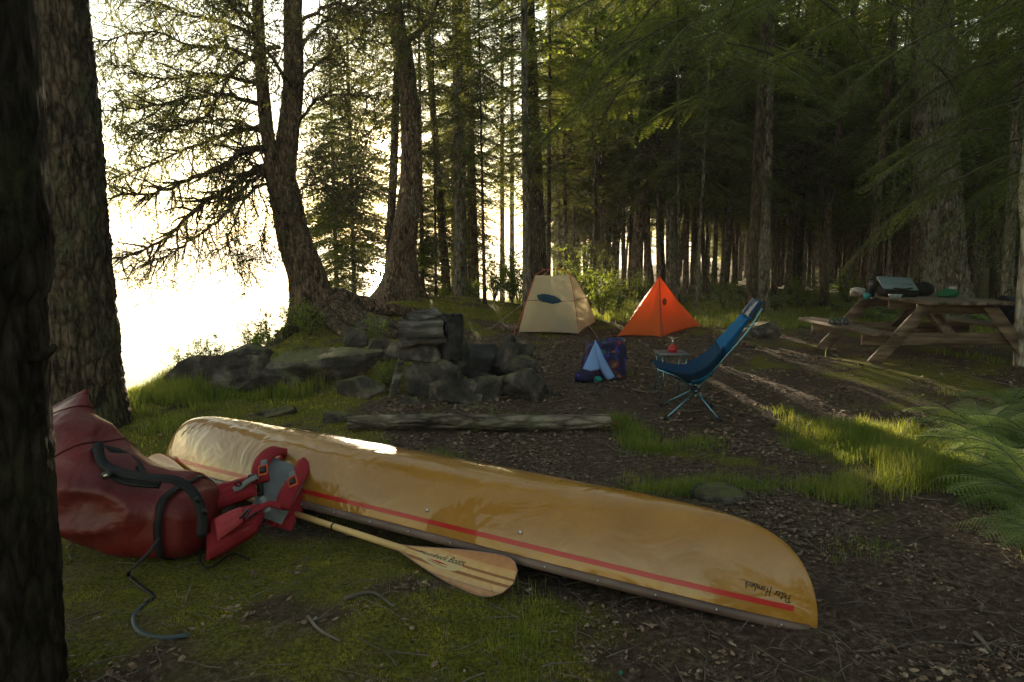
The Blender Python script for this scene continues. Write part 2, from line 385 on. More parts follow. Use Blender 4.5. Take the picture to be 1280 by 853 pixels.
_m = ramp(nt, NZ(60, 8, .7), [(.36, (.045, .042, .010)), (.52, (.15, .14, .02)), (.68, (.30, .27, .035))])
_mf = N_(nt, 'ShaderNodeMath', operation='MULTIPLY_ADD'); _mf.inputs[1].default_value = 1.6; _mf.inputs[2].default_value = -.35; _mf.use_clamp = True
_mn = N_(nt, 'ShaderNodeMath', operation='ADD'); nt.links.new(_a.outputs['Fac'], _mn.inputs[0]); nt.links.new(ramp(nt, NZ(13, 9, .75), [(.35, (0, 0, 0)), (.7, (.5, .5, .5))]), _mn.inputs[1])
nt.links.new(_mn.outputs[0], _mf.inputs[0])
_mg = N_(nt, 'ShaderNodeMath', operation='MULTIPLY'); nt.links.new(_mf.outputs[0], _mg.inputs[0]); nt.links.new(_a.outputs['Fac'], _mg.inputs[1])
_c = mix(nt, _mg.outputs[0], _d2, _m)
_c = mix(nt, _ag.outputs['Fac'], _c, (.045, .055, .014))
_c = mix(nt, _as.outputs['Fac'], _c, (.20, .13, .06))
nt.links.new(_c, bs.inputs['Base Color']); bs.inputs['Roughness'].default_value = .9; bs.inputs['Specular IOR Level'].default_value = .12
_bh = N_(nt, 'ShaderNodeMath', operation='MULTIPLY_ADD'); _bh.inputs[1].default_value = .5
nt.links.new(_vo.outputs['Distance'], _bh.inputs[0]); nt.links.new(NZ(45, 10, .8), _bh.inputs[2])
_b = N_(nt, 'ShaderNodeBump', Strength=.9, Distance=.03); nt.links.new(_bh.outputs[0], _b.inputs['Height']); nt.links.new(_b.outputs[0], bs.inputs['Normal'])
SAND = sst(1.4, .3, GX - shore(GY)) * sst(7.5, 9, GY) * (GY < 40)
me = mesh_np('ground', np.stack([GX, GY, GZ], -1), [grid_faces(330, 330)], [GM], None, True,
             {'moss': MOSSV.ravel(), 'grass': (GRV * .8).ravel(), 'sand': (SAND * .8).ravel()})
g = link(bpy.data.objects.new('ground', me)); g['kind'] = 'structure'

# ---------------------------------------------------------------- lake and far shore
WM, nt, bs, out = M_('lake_water')
bs.inputs['Base Color'].default_value = (.10, .12, .12, 1); bs.inputs['Roughness'].default_value = .12; bs.inputs['IOR'].default_value = 1.33
_p = N_(nt, 'ShaderNodeNewGeometry'); _mp = N_(nt, 'ShaderNodeMapping'); _mp.inputs['Scale'].default_value = (.5, 1.6, 1)
nt.links.new(_p.outputs['Position'], _mp.inputs[0]); _n = N_(nt, 'ShaderNodeTexNoise', Scale=1.4, Detail=6); nt.links.new(_mp.outputs[0], _n.inputs[0])
_b = N_(nt, 'ShaderNodeBump', Strength=.25, Distance=.05); nt.links.new(_n.outputs[0], _b.inputs['Height']); nt.links.new(_b.outputs[0], bs.inputs['Normal'])
wx = np.array([-1150, -300, -60, -10, 0, 400.]); wy = np.array([-500, 0, 20, 100, 400, 1150.])
WX, WY = np.meshgrid(wx, wy, indexing='ij')
w = link(bpy.data.objects.new('lake_water', mesh_np('lake_water', np.stack([WX, WY, np.full_like(WX, WATER)], -1), [grid_faces(len(wx), len(wy))], [WM]))); w['kind'] = 'structure'
HM = noisy('far_forest_slope', [(.35, (.028, .045, .020)), (.65, (.07, .09, .035))], .05, .95, .5, 3, coord='Object')
az = np.linspace(-1.25, .35, 420); rr = np.linspace(0, 1, 14)
AZ, RR = np.meshgrid(az, rr, indexing='ij')
dist = 620 + 260 * RR + 60 * np.sin(AZ * 5)
hh = (13 + 5 * n2(np.degrees(AZ) * .12, AZ * 0, 1, 3, 2.) + 3 * np.sin(AZ * 4 + 1)) * np.sin(np.clip(RR * 1.0, 0, 1) * np.pi * .5) ** .8
hh = hh + 2.6 * np.abs(n2(np.degrees(AZ) * 5, RR * 8, 1, 2, 6.)) * (RR > .02)
V = np.stack([dist * np.sin(AZ), dist * np.cos(AZ), WATER - .6 + hh], -1)
hme = mesh_np('hill', V, [grid_faces(420, 14)], [HM], None, True)
hl = link(bpy.data.objects.new('hill', hme)); hl['kind'] = 'structure'

# ---------------------------------------------------------------- foliage sprays
def quads_from(base, d, nrm, ln, wd):
    """leaf diamonds: base (n,3), unit dir d, unit normal, length, width"""
    s = np.cross(d, nrm); n = len(base)
    V = np.empty((n, 4, 3)); ln = np.broadcast_to(ln, (n,))[:, None]; wd = np.broadcast_to(wd, (n,))[:, None]
    V[:, 0] = base; V[:, 1] = base + d * ln * .45 + s * wd * .5; V[:, 2] = base + d * ln; V[:, 3] = base + d * ln * .45 - s * wd * .5
    return V.reshape(-1, 3)
def qf(n, o=0): return (np.arange(n * 4).reshape(-1, 4) + o)
def bough(r, L, step, lstep, ll, lw, droop=.35, side=.42, ang=58, wood=True):
    ts = np.arange(.10, .99, step / L); ts = ts + r.uniform(-.2, .2, len(ts)) * step / L
    B = []; D = []; LN = []
    W0 = []; W1 = []
    wig = r.uniform(-.12, .12, 2)
    def ax(t): return np.stack([L * t * (1 - .06 * droop), L * (wig[0] * t * t + wig[1] * np.sin(t * 3) * .5), L * (.05 * t - droop * t * t)], -1)
    for sd in (-1, 1):
        for t in ts:
            if r.random() < .10: continue
            lt = side * L * (1 - t) ** .75 * min(1, .35 + t * 3.2) * r.uniform(.6, 1.1) + .05
            a = R(ang + r.uniform(-12, 12)) * sd
            d0 = np.array([math.cos(a), math.sin(a), -.10 - droop * t]); d0 /= np.linalg.norm(d0)
            n = max(2, int(lt / lstep)); s = (np.arange(n) + .6) / n
            p0 = ax(np.array([t]))[0]; cur = lt * s[:, None]
            P = p0 + d0 * cur + np.array([.25 * lt, 0, -.28 * lt]) * (s[:, None] ** 2)
            W0.append(p0); W1.append(P[-1])
            for q in (-1, 1):
                aa = a + q * R(48) + r.uniform(-.3, .3, n)
                B.append(P); D.append(np.stack([np.cos(aa), np.sin(aa), r.uniform(-.45, .05, n) - .1], -1)); LN.append(ll * r.uniform(.7, 1.15, n) * (1 - .35 * s))
            B.append(P[-1:]); D.append(d0[None]); LN.append(np.array([ll]))
    B = np.concatenate(B); D = np.concatenate(D); D /= np.linalg.norm(D, axis=1)[:, None]; LN = np.concatenate(LN)
    nr = np.stack([r.uniform(-.35, .35, len(B)), r.uniform(-.35, .35, len(B)), np.ones(len(B))], -1)
    nr -= D * (nr * D).sum(1)[:, None]; nr /= np.linalg.norm(nr, axis=1)[:, None]
    leaf = quads_from(B, D, nr, LN, lw * r.uniform(.8, 1.2, len(B)))
    A = ax(np.linspace(0, 1, 6)); woodV, woodF = tube(A, np.linspace(.012, .003, 6) * (L / 1.5), 3, False)
    if wood:
        W0 = np.array(W0); W1 = np.array(W1); n = len(W0); up = np.array([0, 0, .004])
        wv = np.stack([W0 + up, W0 - up, W1], 1).reshape(-1, 3); wf = np.arange(n * 3).reshape(-1, 3)
    else: wv = np.zeros((0, 3)); wf = np.zeros((0, 3), int)
    return leaf, woodV, woodF[0], wv, wf
def rotm(yaw, pitch, roll=0):
    cy, sy = math.cos(yaw), math.sin(yaw); cp, sp = math.cos(pitch), math.sin(pitch); cr, sr = math.cos(roll), math.sin(roll)
    Rz = np.array([[cy, -sy, 0], [sy, cy, 0], [0, 0, 1]]); Ry = np.array([[cp, 0, -sp], [0, 1, 0], [sp, 0, cp]]); Rx = np.array([[1, 0, 0], [0, cr, -sr], [0, sr, cr]])
    return Rz @ Ry @ Rx
def assemble(name, items, lib, mats):
    """items: (bough index, origin, rot, scale)"""
    mb = MB()
    for bi, o, Rm, sc in items:
        leaf, wv, wf, tv, tf = lib[bi]
        o = np.array(o)
        mb.add(leaf * sc @ Rm.T + o, qf(len(leaf) // 4), 0)
        mb.add(wv * sc @ Rm.T + o, wf, 1)
        if len(tv): mb.add(tv * sc @ Rm.T + o, tf, 1)
    return mb.mesh(name, mats)
_r = np.random.default_rng(5)
LIB_FAR = [bough(_r, 1.6, .15, .075, .15, .055, d, .42, wood=True) for d in (.22, .34, .45, .3)]
LIB_MID = [bough(_r, 1.6, .095, .047, .095, .028, d, .42) for d in (.25, .38, .5, .32)]
LIB_NEAR = [bough(_r, 1.7, .055, .024, .042, .011, d, .38) for d in (.3, .42)]
def crown(name, lib, h0, h1, nb, rmax, r, dense_low=1.0, mat=None):
    it = []
    for k in range(nb):
        u = ((k + r.random()) / nb) ** 1.0; z = h0 + (h1 - h0) * u
        prof = min(1, .45 + u * 3) * (1 - u) ** .7 + .06
        if u < .25 and r.random() > dense_low: continue
        if z > 8.5 and r.random() < .6: continue
        L = rmax * prof * r.uniform(.65, 1.15)
        it.append((r.integers(len(lib)), (0, 0, z), rotm(r.uniform(0, 6.283), R(r.uniform(-14, 14) + 12 * (u - .3))), L / 1.6))
    return assemble(name, it, lib, [mat or NEEDLE, TWIG])
CROWNS = {
 'low':  [crown('crown_low', LIB_MID, 2.6, 17, 135, 2.1, _r, .85) for _ in range(2)],
 'high': [crown('crown_high', LIB_MID, 4.4, 18, 105, 2.3, _r) for _ in range(2)],
 'far':  [crown('crown_far', LIB_FAR, 2.9, 19, 190, 2.4, _r, .85) for _ in range(2)],
 'farlow': [crown('crown_farlow', LIB_FAR, 1.2, 9, 125, 1.7, _r) for _ in range(2)],
 'thick': [crown('crown_thick', LIB_FAR, 1.5, 9.5, 250, 2.1, _r)],
 'sap':  [crown('crown_sapling', LIB_MID, .5, 4.2, 46, 1.15, _r) for _ in range(2)],
}
def dead_twigs(r, h0, h1, n, rad, L=.9):
    mb = MB()
    for k in range(n):
        z = r.uniform(h0, h1); a = r.uniform(0, 6.283); l = L * r.uniform(.3, 1); d = np.array([math.cos(a), math.sin(a), r.uniform(-.3, .12)])
        p0 = np.array([0, 0, z]); P = np.array([p0, p0 + d * l * .5 + [0, 0, -.02], p0 + d * l + np.array([r.uniform(-.1, .1), r.uniform(-.1, .1), r.uniform(-.1, .05)])])
        mb.tube(P, [.009, .006, .002], 3, cap=False)
        for q in range(3):
            t = r.uniform(.35, .9); b = P[0] + (P[2] - P[0]) * t; e = b + (d + r.normal(0, .5, 3)) * l * .28
            mb.tube(np.array([b, e]), [.004, .0015], 3, cap=False)
    return mb.mesh('dead_twigs', [TWIG])
DEAD = [dead_twigs(_r, 1.0, 6.5, 46, .1), dead_twigs(_r, .8, 6, 30, .1, .6), dead_twigs(_r, 2, 8, 60, .1, 1.2)]

# ---------------------------------------------------------------- trees
def trunk_mb(pts, r0, r1, sides, rings, flare=0, ridge=0.0, rs=9, seed=0, fz=.35, lumps=.07):
    P = spline(pts, max(2, rings // max(1, len(pts) - 1))); m = len(P)
    z = P[:, 2] - P[0, 2]; t = z / z[-1]
    rad = r0 + (r1 - r0) * t ** .85 + flare * r0 * np.exp(-np.clip(z, 0, None) / fz)
    V, F = tube(P, rad, sides, True)
    n = m * sides; a = np.arange(sides) / sides * 2 * np.pi
    A = np.tile(a, m); ZZ = np.repeat(z, sides); C = np.repeat(P, sides, 0); RA = np.repeat(rad, sides)
    off = V[:n] - C; un = off / (np.linalg.norm(off, axis=1)[:, None] + 1e-9)
    Q = np.stack([np.cos(A) * 1.0, np.sin(A) * 1.0, ZZ * .8 + seed], -1)
    lump = lumps * fbm(Q * 1.6, 3)
    lobes = flare * .35 * np.exp(-ZZ / fz) * np.cos(A * 5 + seed) * .9
    disp = RA * (lump + lobes)
    if ridge:
        q2 = np.stack([np.cos(A) * RA[0] * rs * 1.0, np.sin(A) * RA[0] * rs, ZZ * rs * .22 + seed], -1)
        rn = fbm(q2 * [2.2, 2.2, 4.4], 4, g=.55); disp = disp + ridge * (1 - np.abs(rn) * 3.0).clip(-1, 1) * -1
    V[:n] += un * disp[:, None]
    mb = MB(); mb.add(V, F); return mb
TREES = {}
def tree(label, px, Y, wpx, up=None, bark=BARK, crown_k=None, h=17, seed=None, group=None, flare=.5, ridge=0, sides=12, rings=24,
         dead=None, py=None, curve=None, cscale=1.0, name='conifer_tree', cat='tree', basez=None, r1=None, twig_m=None, fz=.35):
    r = np.random.default_rng(seed if seed is not None else int(px * 13 + Y * 7))
    b = gp(px, Y) if basez is None else np.array(basez, float)
    rad = wpx / FPX * Y / 2
    if curve: pts = [b - [0, 0, .15]] + [pix(a, c, Y) for a, c in curve]
    elif up: pts = [b - [0, 0, .15], pix(up[0], up[1], Y)]
    else: pts = [b - [0, 0, .15], b + [0, 0, 5]]
    d = pts[-1] - pts[-2]; d = d / d[2]
    if not curve: lean = d
    else: lean = (pts[-1] - pts[0]); lean = lean / lean[2]; d = .5 * d + .5 * np.array([0, 0, 1.0])
    if h > pts[-1][2] + 1: pts.append(pts[-1] + d * (b[2] + h - pts[-1][2]))
    t = thing(name, label, cat, b, group)
    part('trunk', trunk_mb(pts, rad, r1 if r1 else rad * .35, sides, rings, flare, ridge, seed=float(px % 17), fz=fz), bark, t)
    if crown_k:
        cm = CROWNS[crown_k][r.integers(len(CROWNS[crown_k]))]
        c = link(bpy.data.objects.new('crown', cm)); c.parent = t
        c.rotation_euler = (-lean[1] * .9, lean[0] * .9, r.uniform(0, 6.28)) if False else (0, 0, r.uniform(0, 6.28))
        q = Vector((lean[0], lean[1], 1)).to_track_quat('Z', 'Y'); c.rotation_mode = 'QUATERNION'
        c.rotation_quaternion = Vector((0, 0, 1)).rotation_difference(Vector((lean[0], lean[1], 1)).normalized()) @ Matrix.Rotation(r.uniform(0, 6.28), 4, 'Z').to_quaternion()
        s = cscale * h / 17 * r.uniform(.9, 1.1) if crown_k not in ('farlow', 'sap', 'thick') else cscale * r.uniform(.85, 1.15)
        c.scale = (cscale * r.uniform(.9, 1.1), cscale * r.uniform(.9, 1.1), s if crown_k in ('farlow', 'sap', 'thick') else h / 17)
    if dead is not None:
        c = link(bpy.data.objects.new('dead_twigs', DEAD[dead])); c.parent = t; c['kind'] = 'stuff'
        c.rotation_mode = 'QUATERNION'; c.rotation_quaternion = Vector((0, 0, 1)).rotation_difference(Vector((lean[0], lean[1], 1)).normalized()) @ Matrix.Rotation(r.uniform(0, 6.28), 4, 'Z').to_quaternion()
    TREES[label] = t; return t

# foreground trunks
tree('nearly black mossy trunk cut by the left edge of the picture', -14, 2.12, 196, (-44, 0), BARKD, None, 14, flare=.15, ridge=.012, sides=150, rings=260, rs=0 if False else None) if False else None
b0 = gp(-16, 2.12)
t = thing('conifer_tree', 'nearly black mossy trunk in front of the red dry bag, cut by the picture edge', 'tree', b0)
mb = trunk_mb([b0 + [-.03, 0, -.2], b0 + [.05, 0, 1.4], b0 + [.115, 0, 2.6], b0 + [.3, 0, 13]], .245, .12, 90, 260, .06, .006, 14, 3.3, lumps=.015)
mb.tube(spline([b0 + [.26, -.02, 1.17], b0 + [.33, -.04, 1.19], b0 + [.36, -.05, 1.215]], 4), [.016] * 4 + [.012] * 4 + [.010], 7)
part('trunk', mb, BARKA, t)
T_A = t
b1 = gp(113, 5.75)
t = thing('conifer_tree', 'large brown scaly-barked trunk standing behind the red dry bag', 'tree', b1)
part('trunk', trunk_mb([b1 - [0, 0, .2], b1 + [0, 0, 2.0], b1 + [.0, 0, 4.2], b1 + [0, 0, 15]], .285, .10, 120, 330, .22, .016, 11, 7.7), BARKD, t)
T_B = t
c = link(bpy.data.objects.new('crown', CROWNS['high'][0])); c.parent = t; c.scale = (1.1, 1.1, .9); c.location = (0, 0, 1.2)
# double trunk on the mound
tree('curving thick trunk with flared roots on the mossy mound before the sun', 500, 13.4, 34, bark=BARKC, curve=[(502, 330), (506, 290), (514, 225), (513, 150), (504, 60), (492, 0)], h=13, flare=1.3, sides=48, rings=120, ridge=.012, r1=.03, name='cedar_tree', fz=.45)
tree('slender dark stem rising just left of the curving mound trunk', 487, 13.7, 12, bark=BARKD, curve=[(488, 300), (492, 210), (495, 120), (497, 20)], h=14, flare=.3, sides=16, rings=40, crown_k='high', cscale=.55)
tree('straight grey trunk right of the curving mound trunk', 576, 16.5, 17, (571, 0), BARKG, 'low', 17, flare=.9, dead=0, sides=24, rings=40, ridge=.006)
tree('reddish leaning trunk just left of the straight grey trunk by the lake', 563, 18, 12, (546, 200), BARKC, 'low', 15, flare=.5, sides=16)
tree('brown trunk with low stubs between the grey trunk and the sapling', 596, 20, 11, (589, 180), BARKC, 'low', 16, dead=0)
tree('pencil-thin sapling right of the straight grey trunk', 606, 13.5, 4.5, (602, 190), BARKD, None, 6, dead=1)
tree('thin bare pole beside the lake just right of the curving mound trunk', 545, 15, 3.5, (543, 200), BARKD, None, 7, dead=1, cscale=.9)
tree('spindly trunk against the bright water right of the mound', 529, 17.5, 7, (526, 210), BARK, 'farlow', 9, cscale=1.1)
tree('tall narrow dark trunk at the back left corner of the beige tent', 659, 13.0, 10.5, (655, 0), BARKG, 'low', 16, dead=0, sides=16)
tree('thick dark trunk right behind the beige tent', 676, 17.0, 22, (664, 100), BARKD, 'high', 18, flare=.4, sides=32, rings=60, ridge=.008)
tree('thin dark trunk behind the apex of the beige tent', 686, 16.5, 5.5, (687, 120), BARKD, 'high', 15, dead=2, cscale=.8)
for i, (px, Y, w, ux, ck, lb) in enumerate([
    (700, 24, 4.5, 697, 'far', 'very thin trunk above the right part of the beige tent, paler of two'),
    (708, 22, 6, 705, 'far', 'thin trunk straight above the right corner of the beige tent'),
    (718, 26, 3.5, 717, None, 'wiry pole trunk lit yellow right above the beige tent'),
    (731, 30, 5, 730, 'far', 'slim hazy trunk between the two tents, left of the green shrub'),
    (741, 27, 3.5, 739, 'farlow', 'wiry hazy trunk between the two tents behind the green shrub'),
    (757, 21, 7.5, 750, 'far', 'dark slim trunk behind the yellow-green shrub between the tents'),
    (763, 27, 4.5, 760, 'far', 'thin trunk touching the dark slim one behind the shrub'),
    (768, 30, 5, 769, 'far', 'hazy trunk just right of the shrub between the tents'),
    (780, 24, 6, 778, 'far', 'slim trunk left of the stout leaning trunk'),
    (811, 22, 6.5, 809, 'far', 'brown trunk directly left of the orange tent apex'),
    (824, 19, 6, 821, 'far', 'slim trunk rising exactly behind the orange tent apex'),
    (849, 15.5, 3.5, 848, None, 'very thin straight pole right of the orange tent apex'),
    (857, 20, 8, 859, 'far', 'sturdy straight trunk over the right slope of the orange tent'),
    (865, 24, 5.5, 869, 'far', 'mossy trunk leaning slightly right behind the orange tent'),
    (870, 15.8, 4.5, 881, 'low', 'thin pale trunk leaning right beside the orange tent'),
    (884, 30, 4, 884, 'far', 'distant thin trunk between orange tent and blue chair headrest'),
    (903, 23, 7, 913, 'far', 'mid-forest trunk leaning to the right above ferns'),
    (920, 30, 4, 924, 'far', 'distant straight stick of a trunk above the ferns'),
    (943, 18.5, 9, 944, 'low', 'dark trunk immediately left of the stout grey one by the chair'),
    (968, 20, 8, 969, 'far', 'brown trunk immediately right of the stout grey one by the chair'),
    (1004, 21, 4.5, 1012, None, 'pale slender birch-like trunk in the dark forest centre right'),
    (1017, 26, 4.5, 1016, 'far', 'hardly lit trunk between pale slender trunk and crossing pair'),
    (1029, 18.5, 8, 1026, 'low', 'left trunk of the crossing pair behind the picnic table end'),
    ]):
    bark = BARKG if 'pale' in lb else (BARKC if i % 3 == 0 else BARK)
    tree(lb, px, Y, w, (ux, 180), bark, ck, 16, dead=(i % 3), flare=.3)
tree('stout leaning brown trunk left of the orange tent', 790, 20, 15, (806, 200), BARKC, 'far', 17, flare=.35, sides=16)
tree('pale ring-barked trunk right behind the orange tent', 839, 19.5, 14, (838, 100), BARKG, 'far', 18, flare=.2, sides=18)
tree('stout straight grey trunk behind the blue camp chair headrest', 954, 15.6, 14, (962, 100), BARKG, 'low', 17, flare=.25, sides=20, rings=40, ridge=.004, dead=2)
tree('smooth trunk bending up to the right, right one of the crossing pair', 1030, 17.5, 9.5, bark=BARK, curve=[(1034, 290), (1042, 220), (1050, 150), (1062, 60)], h=16, dead=1, crown_k='low', cscale=.9)
tree('mossy trunk leaning left behind the picnic table far end', 1073, 20, 9.5, (1050, 170), BARKC, 'far', 14, dead=1)
tree('straight trunk leaning right between table gear and the giant trunk', 1084, 15.8, 12, (1103, 180), BARK, 'low', 16, dead=2, sides=16)
tree('thin pale trunk just left of the giant double trunk', 1106, 18, 4.5, (1121, 190), BARKG, None, 13, dead=1)
tree('thin forked stem leaning right in front of the giant trunk shadow', 1122, 19, 4, (1141, 190), BARKC, None, 11, dead=1)
tree('giant grey-barked trunk behind the picnic table, right stem', 1183, 14.6, 48, (1168, 60), BARKG, None, 18, flare=.5, sides=110, rings=260, ridge=.035, r1=.25, fz=.8)
tree('giant grey-barked trunk behind the picnic table, darker left stem', 1153, 15.0, 27, (1150, 60), BARK, None, 18, flare=.3, sides=80, rings=200, ridge=.022, fz=.6)
tree('dark tall trunk behind the right end of the picnic table', 1256, 12.4, 13.5, (1272, 120), BARKG, 'high', 16, sides=20, rings=40, ridge=.003)
tree('speckled birch trunk at the right edge of the picture by the ferns', 1278, 8.3, 16, bark=BIRCH, curve=[(1277, 400), (1284, 300), (1281, 240), (1291, 120)], h=13, sides=24, rings=60, flare=.2, name='birch_tree')
# unseen trees added out of frame to cut the sky light; some boughs reach in
for (x, y, w, ck) in [(6.6, 6.0, .4, 'low'), (8.2, 9.5, .35, 'low'), (7.6, 2.0, .4, 'high'),
                      (10.5, -1.5, .4, 'far'), (11, 4.5, .35, 'far'), (13.5, 8.5, .35, 'far')]:
    b = np.array([x, y, Hs(x, y)])
    tree('unseen tall conifer outside the picture, added to shade the campsite', 0, max(y, 1), 1, None, BARK, ck, 17, seed=int(x * 10 + y * 31) & 1023, group='added shade conifers out of view', basez=b, cscale=1.25) if False else None
    t = thing('conifer_tree', 'unseen tall conifer beyond the picture edge, added to shade the campsite', 'tree', b, 'added shade conifers beyond the picture edge')
    part('trunk', trunk_mb([b - [0, 0, .1], b + [0, 0, 6], b + [0, 0, 17]], w / 2, .06, 12, 12, .3), BARK, t)
    c = link(bpy.data.objects.new('crown', CROWNS[ck][0])); c.parent = t; c.rotation_euler = (0, 0, x + y); c.scale = (1.35, 1.35, 1)
# forest filler
fr = np.random.default_rng(77); used = []
def fill(n, px0, px1, Y0, Y1, w0, w1, kinds, label, group, h=16, mind=1.0):
    k = 0; tries = 0
    while k < n and tries < n * 30:
        tries += 1
        Y = fr.uniform(Y0, Y1); px = fr.uniform(px0, px1); b = gp(px, Y)
        if b[0] < shore(Y) + 1.6: continue
        if any((b[0] - u[0]) ** 2 + (b[1] - u[1]) ** 2 < mind ** 2 for u in used): continue
        used.append(b); k += 1
        dia = fr.uniform(w0, w1) if fr.random() < .8 else fr.uniform(w0, w1) * 1.6
        t = thing('conifer_tree', label, 'tree', b, group); lx, ly = fr.normal(0, .055, 2)
        hh = h * fr.uniform(.75, 1.1)
        part('trunk', trunk_mb([b - [0, 0, .1], b + [lx * hh * .5 + fr.normal(0, .05), ly * hh * .5, hh * .5], b + [lx * hh, ly * hh, hh]], dia / 2, .02, 8, 10, .3), (BARK, BARKC, BARKG, BARKD)[fr.integers(4)], t)
        ck = kinds[fr.integers(len(kinds))]
        if ck:
            cm = CROWNS[ck][fr.integers(len(CROWNS[ck]))]
            c = link(bpy.data.objects.new('crown', cm)); c.parent = t; c.rotation_euler = (-ly, lx, fr.uniform(0, 6.28)); s = fr.uniform(.8, 1.15); c.scale = (s, s, hh / 17 if ck not in ('farlow', 'sap') else s)
        if Y < 40:
            c = link(bpy.data.objects.new('dead_twigs', DEAD[fr.integers(3)])); c.parent = t; c['kind'] = 'stuff'; c.rotation_euler = (-ly, lx, fr.uniform(0, 6.28))
fill(26, 690, 900, 26, 44, .12, .24, ['far', 'far', None], 'slim hazy trunk far back in the sunlit part of the forest', 'slim trunks far back behind the tents')
fill(60, 880, 1130, 20, 40, .10, .22, ['far', 'far', None, None], 'slim shadowy trunk deep in the dark forest right of the tents', 'slim trunks deep in the dark forest', mind=.8)
fill(34, 1100, 1330, 17, 40, .10, .24, ['far', 'low', 'far'], 'dark trunk deep in the shade behind the picnic table', 'dark trunks behind the picnic table', mind=.9)
fill(14, 620, 760, 28, 42, .12, .26, ['far', 'farlow'], 'distant conifer fading in the haze behind the beige tent', 'distant conifers behind the beige tent')
fill(60, 800, 1330, 40, 72, .14, .28, ['far', 'far', 'farlow'], 'distant conifer at the back of the forest', 'distant conifers at the back of the forest', mind=1.4)
# firs on the shore between the mound trunk and the lake
for px, Y, ck, cs, lb in [(446, 16.8, 'thick', 1.0, 'green fir standing over the water left of the curving mound trunk'), (424, 19.5, 'thick', .9, 'fir farther back, second left of the curving mound trunk'), (530, 19.0, 'thick', .62, 'small fir at the water right of the curving mound trunk'), (568, 25, 'thick', 1.0, 'bushy fir filling the gap left of the tall narrow trunk'), (588, 21, 'low', .8, 'slim fir left of the tall narrow trunk'),
                          (628, 29, 'high', 1.0, 'airy fir in front of the bright sky left of the tall narrow trunk'), (640, 30, 'high', 1.1, 'hazy fir behind the tall narrow trunk'),
                          (582, 23, 'far', .9, 'hazy fir behind the brown trunk by the lake')]:
    tree(lb, px, Y, 7, None, BARK, ck, 9 if ck in ('farlow', 'thick') else 16, cscale=cs, basez=gp(px, Y) if px > 500 else np.array([gp(px, Y)[0], Y, max(Hs(gp(px, Y)[0], Y), WATER)]))

# far forest mass closing the view, plus unseen trees behind the camera
def far_mass():
    r = np.random.default_rng(3); mb = MB(); n = 0
    for k in range(1300):
        a = r.uniform(R(17), R(80)) if k < 1100 else r.uniform(R(78), R(262)); d = r.uniform(66, 100) if k < 1100 else r.uniform(28, 60)  # second arc: unseen trees behind the camera, added to block the low sky
        x, y = d * math.sin(a), d * math.cos(a)
        if x < shore(y) + 3: continue
        z = Hs(x, y); h = r.uniform(13, 20); m = 70
        u = r.random(m); zz = z + 1.2 + (h - 1.2) * u; rad = 2.4 * (1 - u) ** .7 + .2; ph = r.uniform(0, 6.28, m)
        d3 = np.stack([np.cos(ph), np.sin(ph), r.uniform(-.5, -.1, m)], -1); d3 /= np.linalg.norm(d3, axis=1)[:, None]
        b = np.stack([np.full(m, x), np.full(m, y), zz], -1); nr = np.tile([0., 0, 1.], (m, 1)) - d3 * d3[:, 2:3]; nr /= np.linalg.norm(nr, axis=1)[:, None]
        mb.add(quads_from(b, d3, nr, rad * 1.2, rad * .55), qf(m), 0)
        mb.tube([(x, y, z), (x, y, z + h)], [.14, .03], 3, 1, cap=False)
    return mb.mesh('far_forest', [NEEDLE, BARK])
stuff('far_forest', far_mass(), 'dense conifer forest closing the view behind the nearer trunks, with unseen trees added behind the camera', 'forest')
# ---------------------------------------------------------------- the cedar on the bank
YC = 10.4
cb = gp(398, YC); cb0 = cb.copy()
ced = thing('cedar_tree', 'leaning forked cedar on the lake bank with long bare limbs sweeping left', 'tree', cb)
mb = trunk_mb([cb - [0, 0, .35], pix(386, 352, YC), pix(368, 300, YC), pix(354, 235, YC), pix(344, 205, YC)], .29, .215, 72, 120, 1.0, .014, 10, 2.2, fz=.5)
part('trunk', mb, BARKC, ced)
mb = MB()
mbr = trunk_mb([pix(352, 240, YC), pix(360, 170, YC + .1), pix(367, 100, YC + .1), pix(366, 0, YC + .1), pix(364, -160, YC + .1), pix(366, -420, YC)], .185, .07, 40, 100, 0, .010, 10, 4.2)
part('trunk_stem', mbr, BARKC, ced, label='thicker right stem of the fork')
mbl = trunk_mb([pix(348, 235, YC - .1), pix(335, 170, YC - .1), pix(327, 90, YC - .15), pix(322, 0, YC - .2), pix(316, -160, YC - .2), pix(300, -360, YC - .2)], .115, .04, 28, 90, 0, .006, 10, 5.2)
part('trunk_stem', mbl, BARKC, ced, label='thinner left stem of the fork')
# roots over the bank
mb = MB()
def root(pts, r0, r1, mb, k=7):
    P = spline(pts, k); P = P + rng.normal(0, .008, P.shape); mb.tube(P, np.linspace(r0, r1, len(P)) * (1 + .15 * np.sin(np.arange(len(P)) * 1.7)), 9)
def G(px, py, dz=0.0):
    p = at(px, py); return p + [0, 0, dz]
def GL(px, py, dz):
    d = ray(px, py); P = np.array([0, 0, CAMZ]) + _RT[:, None] * d; i = np.argmax(P[:, 2] < H(P[:, 0], P[:, 1]) + dz); return P[i].copy()
def groundpts(xy, dz): return [np.array([x, y, Hs(x, y) + d]) for (x, y), d in zip(xy, dz)]
cx, cy = cb[0], cb[1]
root(groundpts([(cx + .25, cy - .1), (cx + .7, cy - .15), (cx + 1.2, cy + .1), (cx + 1.8, cy + .5)], [.30, .12, .05, -.05]), .17, .05, mb)
root(groundpts([(cx + .1, cy - .3), (cx + .5, cy - .7), (cx + .9, cy - 1.2), (cx + 1.0, cy - 1.9)], [.25, .05, .03, -.04]), .14, .04, mb)
